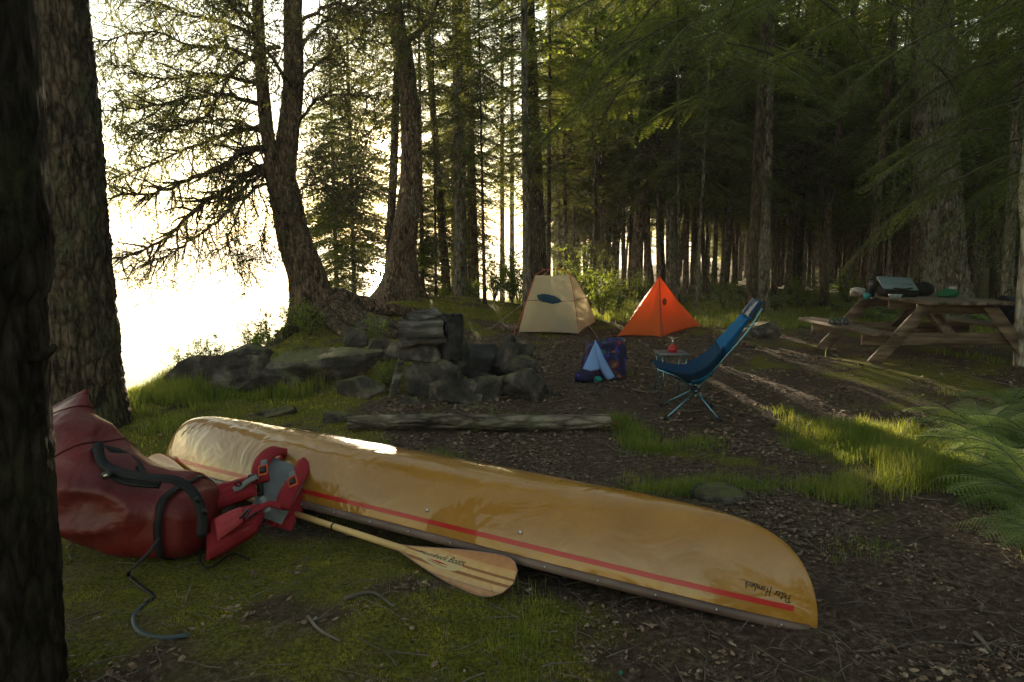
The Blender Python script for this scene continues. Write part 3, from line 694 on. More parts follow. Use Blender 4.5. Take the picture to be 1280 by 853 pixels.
root(groundpts([(cx + .25, cy - .25), (cx + .8, cy - .5), (cx + 1.5, cy - .6), (cx + 2.2, cy - .5)], [.25, .08, .03, -.04]), .13, .035, mb)
root(groundpts([(cx - .2, cy - .3), (cx - .4, cy - .9), (cx - .9, cy - 1.5)], [.2, .05, -.04]), .12, .04, mb)
root(groundpts([(cx + .2, cy + .1), (cx + .9, cy + .8), (cx + 1.5, cy + 1.5)], [.35, .12, -.03]), .16, .06, mb)
part('roots', mb, BARKC, ced)
# limbs
cr = np.random.default_rng(21)
limbs = [([(345, 214), (320, 212), (290, 234), (250, 258), (200, 303), (148, 325)], .070, 0.0),
         ([(343, 190), (312, 186), (280, 206), (235, 226), (190, 243), (150, 240)], .060, -.5),
         ([(330, 215), (300, 240), (275, 275), (240, 300), (205, 322), (165, 330)], .040, .5),
         ([(338, 160), (300, 165), (250, 180), (190, 205), (130, 228)], .042, .6),
         ([(335, 135), (290, 120), (240, 122), (180, 135), (118, 140)], .040, -.9),
         ([(333, 110), (300, 100), (255, 95), (200, 100), (140, 80)], .038, .4),
         ([(331, 85), (290, 62), (240, 58), (190, 40), (115, 55)], .036, -.3),
         ([(330, 60), (290, 30), (240, 20), (200, 5), (140, -10)], .036, .9),
         ([(328, 40), (300, 5), (250, -25), (190, -40), (120, -50)], .034, -.8),
         ([(345, 225), (310, 245), (290, 285), (285, 310), (310, 330)], .022, -.6),
         ([(340, 205), (325, 235), (335, 265), (325, 300)], .016, -.4),
         ([(375, 150), (400, 125), (440, 118), (480, 128)], .028, .3),
         ([(376, 100), (410, 70), (450, 50), (500, 60)], .030, -.3),
         ([(374, 60), (405, 30), (440, 10), (480, -10)], .030, .5),
         ([(382, 205), (400, 225), (428, 248), (425, 215), (400, 200)], .022, -.5),
         ([(370, 240), (395, 232), (425, 250), (455, 235)], .018, .6),
         ([(378, 25), (420, 5), (470, 15), (520, 5)], .028, -.7),
         ([(350, 60), (300, 80), (260, 140), (220, 160), (160, 170)], .030, -1.3),
         ([(345, 0), (300, -30), (240, -60), (150, -70)], .03, 1.2), ([(380, -20), (430, -50), (500, -60)], .03, 1.0),
         ([(365, 110), (330, 60), (300, 20), (270, -20)], .03, -1.6), ([(336, 170), (290, 150), (230, 150), (160, 110)], .034, 1.5)]
for _k in range(9):
    _y = -60 - 42 * _k
    limbs.append(([(330, _y), (260, _y - 20), (170, _y - 25 + 10 * (_k % 3)), (90, _y - 5)], .03, .8 * ((_k % 3) - 1)))
    limbs.append(([(368, _y), (430, _y - 15), (500, _y - 10), (570, _y)], .03, .9 * (((_k + 1) % 3) - 1)))
LB = []; LD = []; LL = []
def bpath(p0, d, L, n, droop, jit):
    P = [p0]; d = d / np.linalg.norm(d)
    for k in range(n):
        d = d + cr.normal(0, jit, 3) + [0, 0, droop]; d = d / np.linalg.norm(d); P.append(P[-1] + d * L / n)
    return np.array(P)
tw = MB()
def leaves_on(P, n, l=.055):
    seg_ = cr.integers(0, len(P) - 1, n); f = cr.random(n)[:, None]; b = P[seg_] * (1 - f) + P[seg_ + 1] * f
    d = (P[seg_ + 1] - P[seg_]); d /= np.linalg.norm(d, axis=1)[:, None] + 1e-9
    d = d + cr.normal(0, .55, d.shape) + [0, 0, -.25]; d /= np.linalg.norm(d, axis=1)[:, None]
    LB.append(b); LD.append(d); LL.append(l * cr.uniform(.6, 1.3, n))
for li, (pp, r0, dy) in enumerate(limbs):
    n = len(pp); low = np.mean([q[1] for q in pp])
    pts = [pix(a, b, YC + dy * min(1, i / 2.0) + (0.0 if i == 0 else cr.normal(0, .12))) for i, (a, b) in enumerate(pp)]
    if len(pts) and pp[0][1] > 0: pass
    P = spline(pts, 7); P[1:-1] += cr.normal(0, .012, P[1:-1].shape)
    lm = MB(); lm.tube(P, np.linspace(r0, r0 * .18, len(P)), 7)
    leafy_k = 1.0 if low < 215 else .35
    for k in range(3, len(P)):
        for rep in range(2 if li < 22 else 1):
            if cr.random() < .12: continue
            T = P[k] - P[k - 1]; T /= np.linalg.norm(T)
            sdir = cr.normal(0, 1, 3); sdir[2] *= .55; sdir = sdir - T * (sdir @ T); sdir /= np.linalg.norm(sdir)
            L1 = cr.uniform(.35, 1.15) * (.6 + .4 * (1 - k / len(P)))
            Q = bpath(P[k], T * .75 + sdir * .9, L1, 7, -.05, .16)
            lm.tube(Q, np.linspace(r0 * .26 + .003, .0025, len(Q)), 4, cap=False)
            for j in range(1, len(Q)):
                for rp in range(2):
                    T2 = Q[j] - Q[j - 1]; T2 /= np.linalg.norm(T2); s2 = cr.normal(0, 1, 3); s2 -= T2 * (s2 @ T2); s2 /= np.linalg.norm(s2)
                    L2 = cr.uniform(.10, .38); q2 = bpath(Q[j], T2 * .6 + s2 * .9, L2, 3, -.12, .2)
                    tw.tube(q2[[0, 1, 3]], [.0034, .0024, .0012], 3, cap=False)
                    if cr.random() < .55 * leafy_k + (.12 if j > 4 else 0): leaves_on(q2, int(cr.integers(11, 22)), .038)
    part('limb', lm, BARKC, ced)
o = part('twigs', tw, TWIG, ced); o['kind'] = 'stuff'
def leafmesh(B, D, L, wd, r, name, mat):
    B = np.concatenate(B); D = np.concatenate(D); L = np.concatenate(L)
    nr = r.normal(0, 1, B.shape); nr -= D * (nr * D).sum(1)[:, None]; nr /= np.linalg.norm(nr, axis=1)[:, None]
    mb = MB(); mb.add(quads_from(B, D, nr, L, L * wd), qf(len(B))); return mb
o = part('crown', leafmesh(LB, LD, LL, .42, cr, 'crown', CEDARL), CEDARL, ced, smooth=False)
# the mound trunk's own branches and sparse crown
mt = TREES['curving thick trunk with flared roots on the mossy mound before the sun']
LB.clear(); LD.clear(); LL.clear(); tw = MB()
for pp, r0, dy in [([(508, 52), (530, 35), (545, 8), (556, -20)], .07, -.2), ([(502, 40), (480, 20), (460, -15), (440, -50)], .035, .4), ([(508, 95), (480, 85), (450, 92), (420, 80)], .02, .5),
                   ([(515, 120), (545, 110), (570, 118), (600, 100)], .02, -.5), ([(512, 150), (480, 150), (455, 170), (430, 178)], .018, -.4), ([(490, -10), (450, -40), (400, -60)], .03, .6), ([(500, -10), (560, -40), (620, -50)], .03, -.6),
                   ([(513, 200), (535, 190), (560, 198)], .012, .5), ([(500, 30), (530, 60), (560, 70), (590, 62)], .018, .7), ([(495, 10), (465, 30), (440, 28), (415, 45)], .016, -.7)]:
    pts = [pix(a, b, 13.4 + dy * min(1, i)) for i, (a, b) in enumerate(pp)]; P = spline(pts, 7); lm = MB(); lm.tube(P, np.linspace(r0, r0 * .2, len(P)), 7)
    for k in range(3, len(P)):
        T = P[k] - P[k - 1]; T /= np.linalg.norm(T); sdir = cr.normal(0, 1, 3); sdir -= T * (sdir @ T); sdir /= np.linalg.norm(sdir)
        Q = bpath(P[k], T * .8 + sdir * .8, cr.uniform(.4, 1.1), 7, -.04, .16); lm.tube(Q, np.linspace(.009, .0025, len(Q)), 4, cap=False)
        for j in range(1, len(Q)):
            for rp in range(2):
                q2 = bpath(Q[j], cr.normal(0, 1, 3) + [0, 0, -.3], cr.uniform(.12, .4), 3, -.1, .2); tw.tube(q2, [.0035, .0028, .002, .0012], 3, cap=False)
                if cr.random() < .6: leaves_on(q2, int(cr.integers(6, 12)), .06)
    part('limb', lm, BARKC, mt)
o = part('twigs', tw, TWIG, mt); o['kind'] = 'stuff'
part('crown', leafmesh(LB, LD, LL, .42, cr, 'crown', CEDARL), CEDARL, mt, smooth=False)
# box fixed on the trunk behind
bm_ = MB(); pb = pix(484.5, 292, 13.25); bm_.box(pb, (.11, .10, .26), bev=.012); bm_.box(pb + [0, 0, .14], (.15, .14, .02), bev=.004)
solo('nest_box', bm_, noisy('box_dark', flat2((.05, .035, .028)), 12), 'small dark wooden box fixed on the left side of the mound trunk', 'box', loc=pb)

# near conifer boughs reaching into the picture
NB = [LIB_NEAR[0], LIB_NEAR[1]]
def near_tree_boughs(label, specs, tree_obj=None, L0=1.0, mat=NEEDLEN, lib=None, bx=None):
    mats = [mat, TWIG]; lib = lib or NB
    it = []
    r = np.random.default_rng(len(specs) * 7 + 1)
    for (px, py, Y, yaw, pit, sc) in specs:
        it.append((int(r.integers(len(lib))), pix(px, py, Y) - OFF[tree_obj.name], rotm(R(yaw), R(pit), R(r.uniform(-15, 15))), sc))
    me = assemble('boughs', it, lib, mats)
    return part('boughs', me, None, tree_obj)
r_ = np.random.default_rng(9)
t1 = TREES['stout straight grey trunk behind the blue camp chair headrest']
def cloud(px0, px1, py0, py1, Y0, Y1, n, yaw=(0, 360), pit=(-25, 5), sc=(.7, 1.3)):
    return [(r_.uniform(px0, px1), r_.uniform(py0, py1), r_.uniform(Y0, Y1), r_.uniform(*yaw), r_.uniform(*pit), r_.uniform(*sc)) for _ in range(n)]
# a hemlock just right of the frame and one overhead carry the dark boughs along the top
for nm, (hx, hy), specs in [
    ('hemlock hanging dark green boughs over the right end of the picnic table', (7.9, 8.4), cloud(1200, 1330, -20, 225, 7.5, 10.0, 20, (150, 215), (-30, -8))),
    ('hemlock whose bright green boughs hang at the top above the orange tent', (4.4, 12.6), cloud(740, 960, -60, 120, 9.5, 12.5, 30, (120, 250), (-26, 0)) + cloud(860, 1200, -60, 90, 9, 12.5, 34)),
    ]:
    b = np.array([hx, hy, Hs(hx, hy)])
    t = thing('hemlock_tree', nm, 'tree', b)
    part('trunk', trunk_mb([b - [0, 0, .1], b + [0.05, 0, 5], b + [0.1, 0, 15]], .10 if hx < 5 else .17, .05, 16, 30, .3), BARKD, t)
    near_tree_boughs(nm, specs, t)
# a broadleaf with a crooked limb behind the tents
b = gp(742, 17.5)
t = thing('beech_tree', 'young broadleaf tree with a crooked arching limb above the two tents', 'tree', b)
mb = trunk_mb([b - [0, 0, .1], pix(744, 250, 17.5), pix(742, 120, 17.5), pix(748, -60, 17.5), pix(750, -200, 17.5)], .055, .02, 10, 30, .2)
part('trunk', mb, BARKD, t)
LB.clear(); LD.clear(); LL.clear()
lm = MB()
for pp, r0 in [([(800, 60), (782, 78), (752, 95), (735, 112), (712, 110), (690, 98)], .06), ([(744, 110), (730, 80), (700, 60), (670, 50)], .03), ([(744, 90), (770, 40), (800, 10)], .03), ([(744, 60), (720, 20), (690, -10)], .025),
               ([(738, 112), (725, 140), (700, 160)], .02), ([(745, 150), (770, 150), (800, 140)], .02), ([(744, 40), (780, 60), (820, 90)], .02)]:
    P = spline([pix(a, b_, 17.0 + .5 * math.sin(i * 2.1)) for i, (a, b_) in enumerate(pp)], 6); lm.tube(P, np.linspace(r0, r0 * .25, len(P)), 6)
    for k in range(2, len(P)):
        for rp in range(3):
            Q = bpath(P[k], cr.normal(0, 1, 3) * [1, 1, .5], cr.uniform(.3, .9), 5, 0, .2); lm.tube(Q, np.linspace(.008, .002, len(Q)), 3, cap=False); leaves_on(Q, 16, .13)
part('limbs', lm, BARKD, t)
part('crown', leafmesh(LB, LD, LL, .6, cr, 'crown', BROADL), BROADL, t, smooth=False)

# ---------------------------------------------------------------- canoe, upside down
pf = at(205, 588); pn = at(1021, 786)
pf[2] += .035; pn[2] += -.01
cdir = pn - pf; CL = np.linalg.norm(cdir); ex = cdir / CL
ez0 = np.array([0, 0, 1.0]); ey = np.cross(ez0, ex); ey /= np.linalg.norm(ey); ez = np.cross(ex, ey)   # ey points away from / toward the lake
roll = R(-15); ey, ez = ey * math.cos(roll) + ez * math.sin(roll), ez * math.cos(roll) - ey * math.sin(roll)
cm = (pf + pn) / 2
if ey[1] < 0: ey = -ey
canoe = thing('canoe', 'long yellow canoe lying upside down on the ground with a red stripe', 'canoe', cm)
def hull_xyz(u, a, off=0.0):
    """u in -1..1 from far to near end, a in -pi/2..pi/2: -pi/2 near gunwale, +pi/2 far gunwale"""
    u = np.asarray(u, float); a = np.asarray(a, float)
    w = np.abs(u)
    b = .315 * np.clip(1 - w ** 2.3, 0, 1) ** .84
    g = .055 * (1 - w ** 2)
    k = g + (.415 - .015 * w ** 2 - g) * np.clip(1 - w ** 13, 0, 1) ** .5
    s = np.sin(a); c = np.cos(a)
    full = .76 + .24 * w ** 2            # fuller sections amidships, sharper towards the ends
    y = b * np.sign(s) * np.abs(s) ** (full) * (1 + .03 * np.sin(2 * np.abs(a)))
    z = g + (k - g) * np.abs(c) ** (.90 + .40 * w ** 2)
    x = CL / 2 * u
    return np.stack([x, y, z], -1)
def hw(u, a, off=0.0):
    p = hull_xyz(u, a)
    if off:
        e = 1e-3
        un = np.clip(u, -.998, .998)
        du = hull_xyz(un + e, a) - hull_xyz(un - e, a); da = hull_xyz(un, a + e) - hull_xyz(un, a - e)
        n = np.cross(du, da); n /= np.linalg.norm(n, axis=-1)[..., None] + 1e-12
        sgn = np.sign((n * np.stack([np.zeros_like(p[..., 0]), p[..., 1], p[..., 2] + .05], -1)).sum(-1))[..., None]
        p = p + n * sgn * off
    return cm + p[..., :1] * ex + p[..., 1:2] * ey + p[..., 2:3] * ez
uu = np.sin(np.linspace(-np.pi / 2, np.pi / 2, 240)); aa = np.linspace(-np.pi / 2, np.pi / 2, 72)
U, A = np.meshgrid(uu, aa, indexing='ij')
P = hw(U, A)
HULLM, nt, bs, out = M_('kevlar_hull')
_tc = N_(nt, 'ShaderNodeTexCoord'); _n = N_(nt, 'ShaderNodeTexNoise', Scale=3.0, Detail=7, Roughness=.6); nt.links.new(_tc.outputs['Object'], _n.inputs[0])
_n4 = N_(nt, 'ShaderNodeTexNoise', Scale=160, Detail=3); nt.links.new(_tc.outputs['Object'], _n4.inputs[0])
_cc = ramp(nt, _n.outputs[0], [(.3, (.27, .118, .014)), (.7, (.36, .170, .026))])
_mps = N_(nt, 'ShaderNodeMapping'); _mps.inputs['Rotation'].default_value = (0, 0, -math.atan2(ex[1], ex[0]) + .12); _mps.inputs['Scale'].default_value = (.07, 1, 1); nt.links.new(_tc.outputs['Object'], _mps.inputs[0])
_ns = N_(nt, 'ShaderNodeTexNoise', Scale=70, Detail=5, Roughness=.7); nt.links.new(_mps.outputs[0], _ns.inputs[0])
_cc = mix(nt, ramp(nt, _ns.outputs[0], [(.62, (0, 0, 0)), (.70, (.45, .45, .45))]), _cc, (.42, .26, .09))
_nd = N_(nt, 'ShaderNodeTexNoise', Scale=9, Detail=9, Roughness=.8); nt.links.new(_tc.outputs['Object'], _nd.inputs[0])
_cc = mix(nt, ramp(nt, _nd.outputs[0], [(.62, (0, 0, 0)), (.76, (.3, .3, .3))]), _cc, (.16, .085, .03))
nt.links.new(_cc, bs.inputs['Base Color'])
_nr = N_(nt, 'ShaderNodeTexNoise', Scale=5, Detail=9, Roughness=.7); nt.links.new(_tc.outputs['Object'], _nr.inputs[0])
nt.links.new(ramp(nt, _nr.outputs[0], [(.35, (.22,) * 3), (.7, (.42,) * 3)]), bs.inputs['Roughness'])
bs.inputs['Coat Weight'].default_value = .8; bs.inputs['Coat Roughness'].default_value = .045; bs.inputs['Specular IOR Level'].default_value = .25
_n5 = N_(nt, 'ShaderNodeTexNoise', Scale=2.6, Detail=2.0, Distortion=1.6); _mp = N_(nt, 'ShaderNodeMapping'); _mp.inputs['Scale'].default_value = (1, 1.6, 1.6)
_mp.inputs['Rotation'].default_value = (0, 0, -math.atan2(ex[1], ex[0]))
nt.links.new(_tc.outputs['Object'], _mp.inputs[0]); nt.links.new(_mp.outputs[0], _n5.inputs[0])
_b = N_(nt, 'ShaderNodeBump', Strength=.6, Distance=.018); nt.links.new(_n5.outputs[0], _b.inputs['Height'])
_b3 = N_(nt, 'ShaderNodeBump', Strength=.12, Distance=.001); nt.links.new(_n4.outputs[0], _b3.inputs['Height']); nt.links.new(_b.outputs[0], _b3.inputs['Normal'])
nt.links.new(_b3.outputs[0], bs.inputs['Normal']); nt.links.new(_b.outputs[0], bs.inputs['Coat Normal'])
mb = MB(); F = grid_faces(240, 72); mb.add(P, F)
Pi = hw(U * .999, A, -.008) if False else cm + (P - cm) - (P - (cm + ez * .0)) * 0
hull = part('hull', mb, HULLM, canoe)
sd = hull.modifiers.new('thick', 'SOLIDIFY'); sd.thickness = .004; sd.offset = 0
REDM = noisy('red_stripe', flat2((.42, .010, .010), .9), 30, .3, 0, coat=.25)
WALE = noisy('gunwale_wood', [(.3, (.075, .045, .038)), (.7, (.17, .11, .09))], 8, .5, .3, .003, stretch=(.3, 1, 1), coat=.2)
STEEL = noisy('steel', flat2((.5, .48, .45), .8), 40, .35, 0, metal=.9)
# at a given height above the gunwale find the girth angle
def a_for(u, dz, side=-1):
    a = np.linspace(np.pi / 2 - 1e-4, .05, 700)
    u = np.atleast_1d(u); res = []
    for q in u:
        p = hull_xyz(np.full_like(a, q), a); g = p[0, 2]
        i = np.argmax(p[:, 2] - g >= dz); res.append(a[i])
    return side * np.array(res)
def band(u0, u1, z0, z1, off, n=150, side=-1):
    u = np.linspace(u0, u1, n); a0 = a_for(u, z0, side); a1 = a_for(u, z1, side); m_ = 5
    G_ = np.array([hw(u, a0 + (a1 - a0) * t, off) for t in np.linspace(0, 1, m_)]).transpose(1, 0, 2)
    mb = MB(); mb.add(G_, grid_faces(n, m_)); return mb
part('stripe', band(-.985, .958, .056, .078, .0045), REDM, canoe)
part('stripe', band(-.985, .958, .052, .080, .0045, side=1), REDM, canoe)
for side in (-1, 1):
    u = np.linspace(-.985, .985, 90); pts = hw(u, np.full_like(u, side * (np.pi / 2 - .002)), .004)
    gm = MB(); gm.tube(pts - ez * .004, np.full(len(u), .021), 8, flat=.62, up=ey)
    gw = part('gunwale', gm, WALE, canoe)
    for q in np.arange(-.9, .95, .115):
        p = hw(np.array([q]), np.array([side * (np.pi / 2 - .002)]), .004)[0] + ey * side * .0215
        sm = MB(); sm.tube([p - ey * side * .002, p + ey * side * .0025], .005, 8); part('screw', sm, STEEL, gw)
for side in (-1, 1):
    for q in (.41, .17):
        a_ = a_for([q], .118, side); p = hw(np.array([q]), a_, 0)[0]; p2 = hw(np.array([q]), a_, .006)[0]
        bmb = MB(); V_, F_ = tube([p, p2, p2 + (p2 - p) * .4], [.010, .010, .004], 12); bmb.add(V_, F_); part('bolt', bmb, STEEL, canoe)
# hand lettering near the bow, read from the other side
INK = noisy('ink', flat2((.012, .012, .010)), 20, .5, 0)
GLY = {
 'P': [[(0.05, -.1), (.22, 1.0)], [(-.1, .85), (.2, 1.05), (.6, 1.0), (.62, .7), (.4, .5), (.15, .48)]],
 'e': [[(0, .2), (.25, .35), (.28, .5), (.12, .52), (.02, .25), (.12, 0), (.35, .08), (.45, .2)]],
 't': [[(.2, .95), (.08, .2), (.15, 0), (.38, .15)], [(-.05, .62), (.42, .72)]],
 'r': [[(.02, .1), (.1, .5), (.08, 0), (.15, .35), (.32, .52), (.42, .42)]],
 'H': [[(.25, 1.05), (.05, -.35)], [(.72, 1.1), (.5, -.1)], [(.08, .45), (.68, .52)]],
 'o': [[(.2, .45), (.04, .3), (.08, .02), (.25, .02), (.32, .28), (.2, .45), (.42, .4)]],
 'n': [[(.0, .45), (.0, 0), (.08, .35), (.22, .48), (.28, .3), (.25, 0), (.4, .12)]],
 'b': [[(.15, 1.0), (.02, .05), (.2, 0), (.3, .25), (.12, .42)], [(.2, .05), (.42, .15)]],
 'c': [[(.3, .4), (.12, .48), (.02, .2), (.12, 0), (.38, .12)]],
 'k': [[(.15, 1.0), (.0, 0)], [(.35, .5), (.06, .25), (.38, .0), (.5, .05)]],
 '.': [[(.02, 0), (.1, .02)]], ' ': []}
ADV = {'P': .62, 'H': .85, ' ': .35, '.': .22}
def strokes(txt):
    x = 0; out = []
    for ch in txt:
        for s in GLY[ch]: out.append([(x + a, b) for a, b in s])
        x += ADV.get(ch, .43)
    return out, x
def letter_mesh(txt, fn, hgt, wid):
    st, tot = strokes(txt); mb = MB()
    for s in st:
        q = spline([(a, b, 0) for a, b in s], 5) if len(s) > 2 else np.array([(s[0][0] + (s[1][0] - s[0][0]) * t, s[0][1] + (s[1][1] - s[0][1]) * t, 0) for t in np.linspace(0, 1, 6)])
        P3 = np.array([fn(a, b) for a, b, _ in q]); T, N0, B0 = frames(P3)
        mb.tube(P3, np.full(len(P3), wid), 4, cap=False)
    return mb, tot
_, tot = strokes('Peter Hornbeck...')
hs = .037
def on_hull(a, b):
    u = .950 - a * hs * .72 / (CL / 2); z = .086 + (1.0 - b) * hs * .8 + a * .0003 * 10
    return hw(np.array([u]), a_for([u], z, -1), .0052)[0]
mb, _ = letter_mesh('Peter Hornbeck...', on_hull, hs, .0014)
part('lettering', mb, INK, canoe, label='black handwritten name upside down above the stripe')

# ---------------------------------------------------------------- double paddle
WOODP, nt, bs, out = M_('paddle_laminate')
_tc = N_(nt, 'ShaderNodeTexCoord'); _uv = N_(nt, 'ShaderNodeAttribute', attribute_name='lam'); 
_ng = N_(nt, 'ShaderNodeTexNoise', Scale=30, Detail=6); nt.links.new(_tc.outputs['Object'], _ng.inputs[0])
_rc = ramp(nt, _uv.outputs['Fac'], [(0, (.42, .17, .045)), (.16, (.48, .21, .06)), (.17, (.30, .11, .03)), (.22, (.58, .33, .12)), (.35, (.60, .35, .13)), (.36, (.27, .10, .028)), (.42, (.27, .10, .028)), (.43, (.62, .38, .15)), (.52, (.62, .38, .15)), (.53, (.28, .10, .03)), (.58, (.28, .10, .03)), (.59, (.60, .36, .13)), (.74, (.55, .30, .10)), (.76, (.46, .20, .055)), (1, (.40, .15, .04))])
nt.nodes[-1].color_ramp.interpolation = 'LINEAR' if hasattr(nt.nodes[-1], 'color_ramp') else 'LINEAR'
_mg = N_(nt, 'ShaderNodeMix'); _mg.data_type = 'RGBA'; _mg.blend_type = 'MULTIPLY'; _mg.inputs[0].default_value = .5
nt.links.new(_rc, _mg.inputs[6]); nt.links.new(ramp(nt, _ng.outputs[0], [(.3, (.6, .55, .5)), (.7, (1, 1, 1))]), _mg.inputs[7])
nt.links.new(_mg.outputs[2], bs.inputs['Base Color']); bs.inputs['Roughness'].default_value = .35; bs.inputs['Coat Weight'].default_value = .5
SHAFT = noisy('shaft_wood', [(.3, (.50, .30, .10)), (.7, (.66, .44, .18))], 5, .35, .1, .002, stretch=(.3, 1, 1), coat=.4)
BLACKP = noisy('black_plastic', flat2((.012, .012, .013)), 20, .4, 0)
EDGEM = noisy('blade_edge', flat2((.36, .20, .15)), 20, .4, 0, coat=.4)
q0 = G(182, 577, .10); q1 = G(252, 608, .08); q2 = G(372, 648, .05); q3 = G(505, 687, .045); q4 = G(641, 741, .03)
q1 = pix(252, 608, q1[1]); 
paddle = thing('kayak_paddle', 'wooden double-bladed paddle with black joint lying under the life vest beside the canoe', 'paddle', (q1 + q3) / 2)
# straight line through shaft
sA = GL(240, 600, .10); sB = GL(503, 686, .07)
_q = np.linspace(0, 1, 40)[:, None]; _ln = sA * (1 - _q) + sB * _q; _gap = max(0.0, float((H(_ln[:, 0], _ln[:, 1]) + .02 - _ln[:, 2]).max())); print('paddle lift', _gap); sA[2] += _gap; sB[2] += _gap; sd_ = (sB - sA) / np.linalg.norm(sB - sA)
def blade(base, d, side, L, Wd, nrm, rev):
    n, m_ = 40, 17; t = np.linspace(0, 1, n); v = np.linspace(-1, 1, m_)
    w = Wd / 2 * (np.clip(np.sin(np.clip(t * 1.12, 0, 1) * np.pi * .5), 0, 1) ** 1.1) * np.clip(1 - np.clip((t - .80) / .2, 0, 1) ** 2.6, 0, 1) ** .5 + .014 * (1 - t) ** 2
    asy = 1.0
    V = []; lam = []
    for thick in (1, -1):
        for i in range(n):
            for j in range(m_):
                th = .0045 * (1 - v[j] ** 2) ** .5 + .0012; spine = .011 * np.exp(-(v[j] * w[i] / .012) ** 2) * (1 - t[i]) ** 1.4
                cup = .018 * (v[j] ** 2) * (w[i] / (Wd / 2)) - .012 * np.sin(t[i] * np.pi)
                V.append(base + d * L * t[i] + side * v[j] * w[i] + nrm * (thick * (th + spine) + cup)); lam.append(.5 + .5 * v[j] * w[i] / (Wd / 2))
    F1 = grid_faces(n, m_); F2 = F1[:, ::-1] + n * m_
    rim = []
    o = n * m_
    for i in range(n - 1): rim += [[i * m_, (i + 1) * m_, (i + 1) * m_ + o, i * m_ + o], [i * m_ + m_ - 1, i * m_ + m_ - 1 + o, (i + 1) * m_ + m_ - 1 + o, (i + 1) * m_ + m_ - 1]]
    for j in range(m_ - 1): k = (n - 1) * m_; rim.append([k + j, k + j + 1, k + j + 1 + o, k + j + o])
    V = np.array(V); me = mesh_np('blade', V - OFF[paddle.name], [np.concatenate([F1, F2, np.array(rim)])], [WOODP, EDGEM], np.concatenate([np.zeros(len(F1) + len(F2)), np.ones(len(rim))]).astype(int), True, {'lam': np.array(lam)})
    edge = [V[i * m_] for i in range(n)] + [V[(n - 1) * m_ + j] for j in range(m_)] + [V[i * m_ + m_ - 1] for i in range(n - 1, -1, -1)]
    return me, V, np.array(edge)
sd_h = sd_; side = np.cross(sd_h, [0, 0, 1]); side /= np.linalg.norm(side)
tip = GL(642, 730, .065); bd = tip - sB; LB_ = np.linalg.norm(bd); bd /= LB_
tilt = R(28); side *= np.sign(side[1]); nrm = np.cross(side, bd); nrm *= np.sign(nrm[2]); sdd = side * math.cos(tilt) + nrm * math.sin(tilt); nrm = np.cross(sdd, bd); nrm *= np.sign(nrm[2])
me, BV, edge = blade(sB - bd * .02, bd, sdd, LB_ + .02, .225, nrm, 1); bp_ = part('blade', me, None, paddle, label='near blade with printed oval')
em = MB(); em.tube(edge[::2], .0028, 5, cap=False); part('edge', em, EDGEM, bp_)
# printed oval and text on the near blade
OVALM = noisy('oval_print', flat2((.55, .40, .20), .9), 20, .45, 0)
n_, mm_ = 40, 17
def on_blade(t, v, off=.0012):
    i = np.clip(t, 0, .999) * (n_ - 1); i0 = int(i); f = i - i0; j = (np.clip(v, -1, .999) + 1) / 2 * (mm_ - 1); j0 = int(j); g_ = j - j0
    A = BV[:n_ * mm_].reshape(n_, mm_, 3); p = (A[i0, j0] * (1 - g_) + A[i0, j0 + 1] * g_) * (1 - f) + (A[i0 + 1, j0] * (1 - g_) + A[i0 + 1, j0 + 1] * g_) * f
    return p + nrm * off
om = MB(); rings_ = []
for k in range(6):
    rings_.append([on_blade(.37 + .20 * k / 5 * math.cos(a), .0 + .48 * k / 5 * math.sin(a)) for a in np.linspace(0, 2 * np.pi, 33)[:-1]])
om.add(np.array(rings_), grid_faces(6, 32, True)); part('oval_print', om, OVALM, bp_)
def text_mesh(body, size):
    c = bpy.data.curves.new('lettering', 'FONT'); c.body = body; c.size = size; c.align_x = 'CENTER'; c.shear = .4; c.resolution_u = 2
    ob = bpy.data.objects.new('lettering_src', c); S.collection.objects.link(ob); dg = bpy.context.evaluated_depsgraph_get()
    me = bpy.data.meshes.new_from_object(ob.evaluated_get(dg)); bpy.data.objects.remove(ob)
    V = np.array([v.co[:] for v in me.vertices]); F = [list(p.vertices) for p in me.polygons]; bpy.data.meshes.remove(me); return V, F
tm = MB()
for body, size, v0, ls in (('Hornbeck Boats', .056, -.10, 1.0), ('www.hornbeckboats.com', .016, .30, 1.0)):
    V_, F_ = text_mesh(body, size)
    flip = 1 if (sdd @ np.array([0, -1, 0])) > 0 else -1
    VV = np.array([on_blade(.37 + a / LB_ * .62, flip * (v0 - b / (.1025)), .0022) for a, b, _ in V_])
    T3 = []
    for f in F_:
        for k in range(1, len(f) - 1): T3.append([f[0], f[k], f[k + 1]])
    tm.add(VV, np.array(T3))
V_ = np.array([on_blade(.37 + x, flip * (.12 + y), .002) for x, y in [(-.10, .03), (0, -.05), (.10, .0), (.02, .06)]]); tm.add(V_, np.array([[0, 1, 2], [0, 2, 3]]), 1)
part('lettering', tm, [INK, REDM], bp_)
fb = sA - sd_ * 0.0; ftip = pix(181, 576, sA[1] + .42); bd2 = ftip - fb; L2_ = np.linalg.norm(bd2); bd2 /= L2_
side2 = np.cross(bd2, [0, 0, 1]); side2 /= np.linalg.norm(side2); n2_ = np.cross(side2, bd2); n2_ *= np.sign(n2_[2]); s2_ = side2 * math.cos(.5) + n2_ * math.sin(.5); nn2 = np.cross(s2_, bd2); nn2 *= np.sign(nn2[2])
_save = (OFF[paddle.name],)
nrm_s = nrm
me, BV2, edge2 = blade(fb - bd2 * .02, bd2, s2_, L2_ + .02, .17, nn2, 1); bp2 = part('blade', me, None, paddle, label='far blade behind the dry bag')
sm = MB(); L_ = np.linalg.norm(sB - sA)
jm = sA + sd_ * (np.dot(pix(345, 638, (sA[1] * 155 + sB[1] * 105) / 260) - sA, sd_))
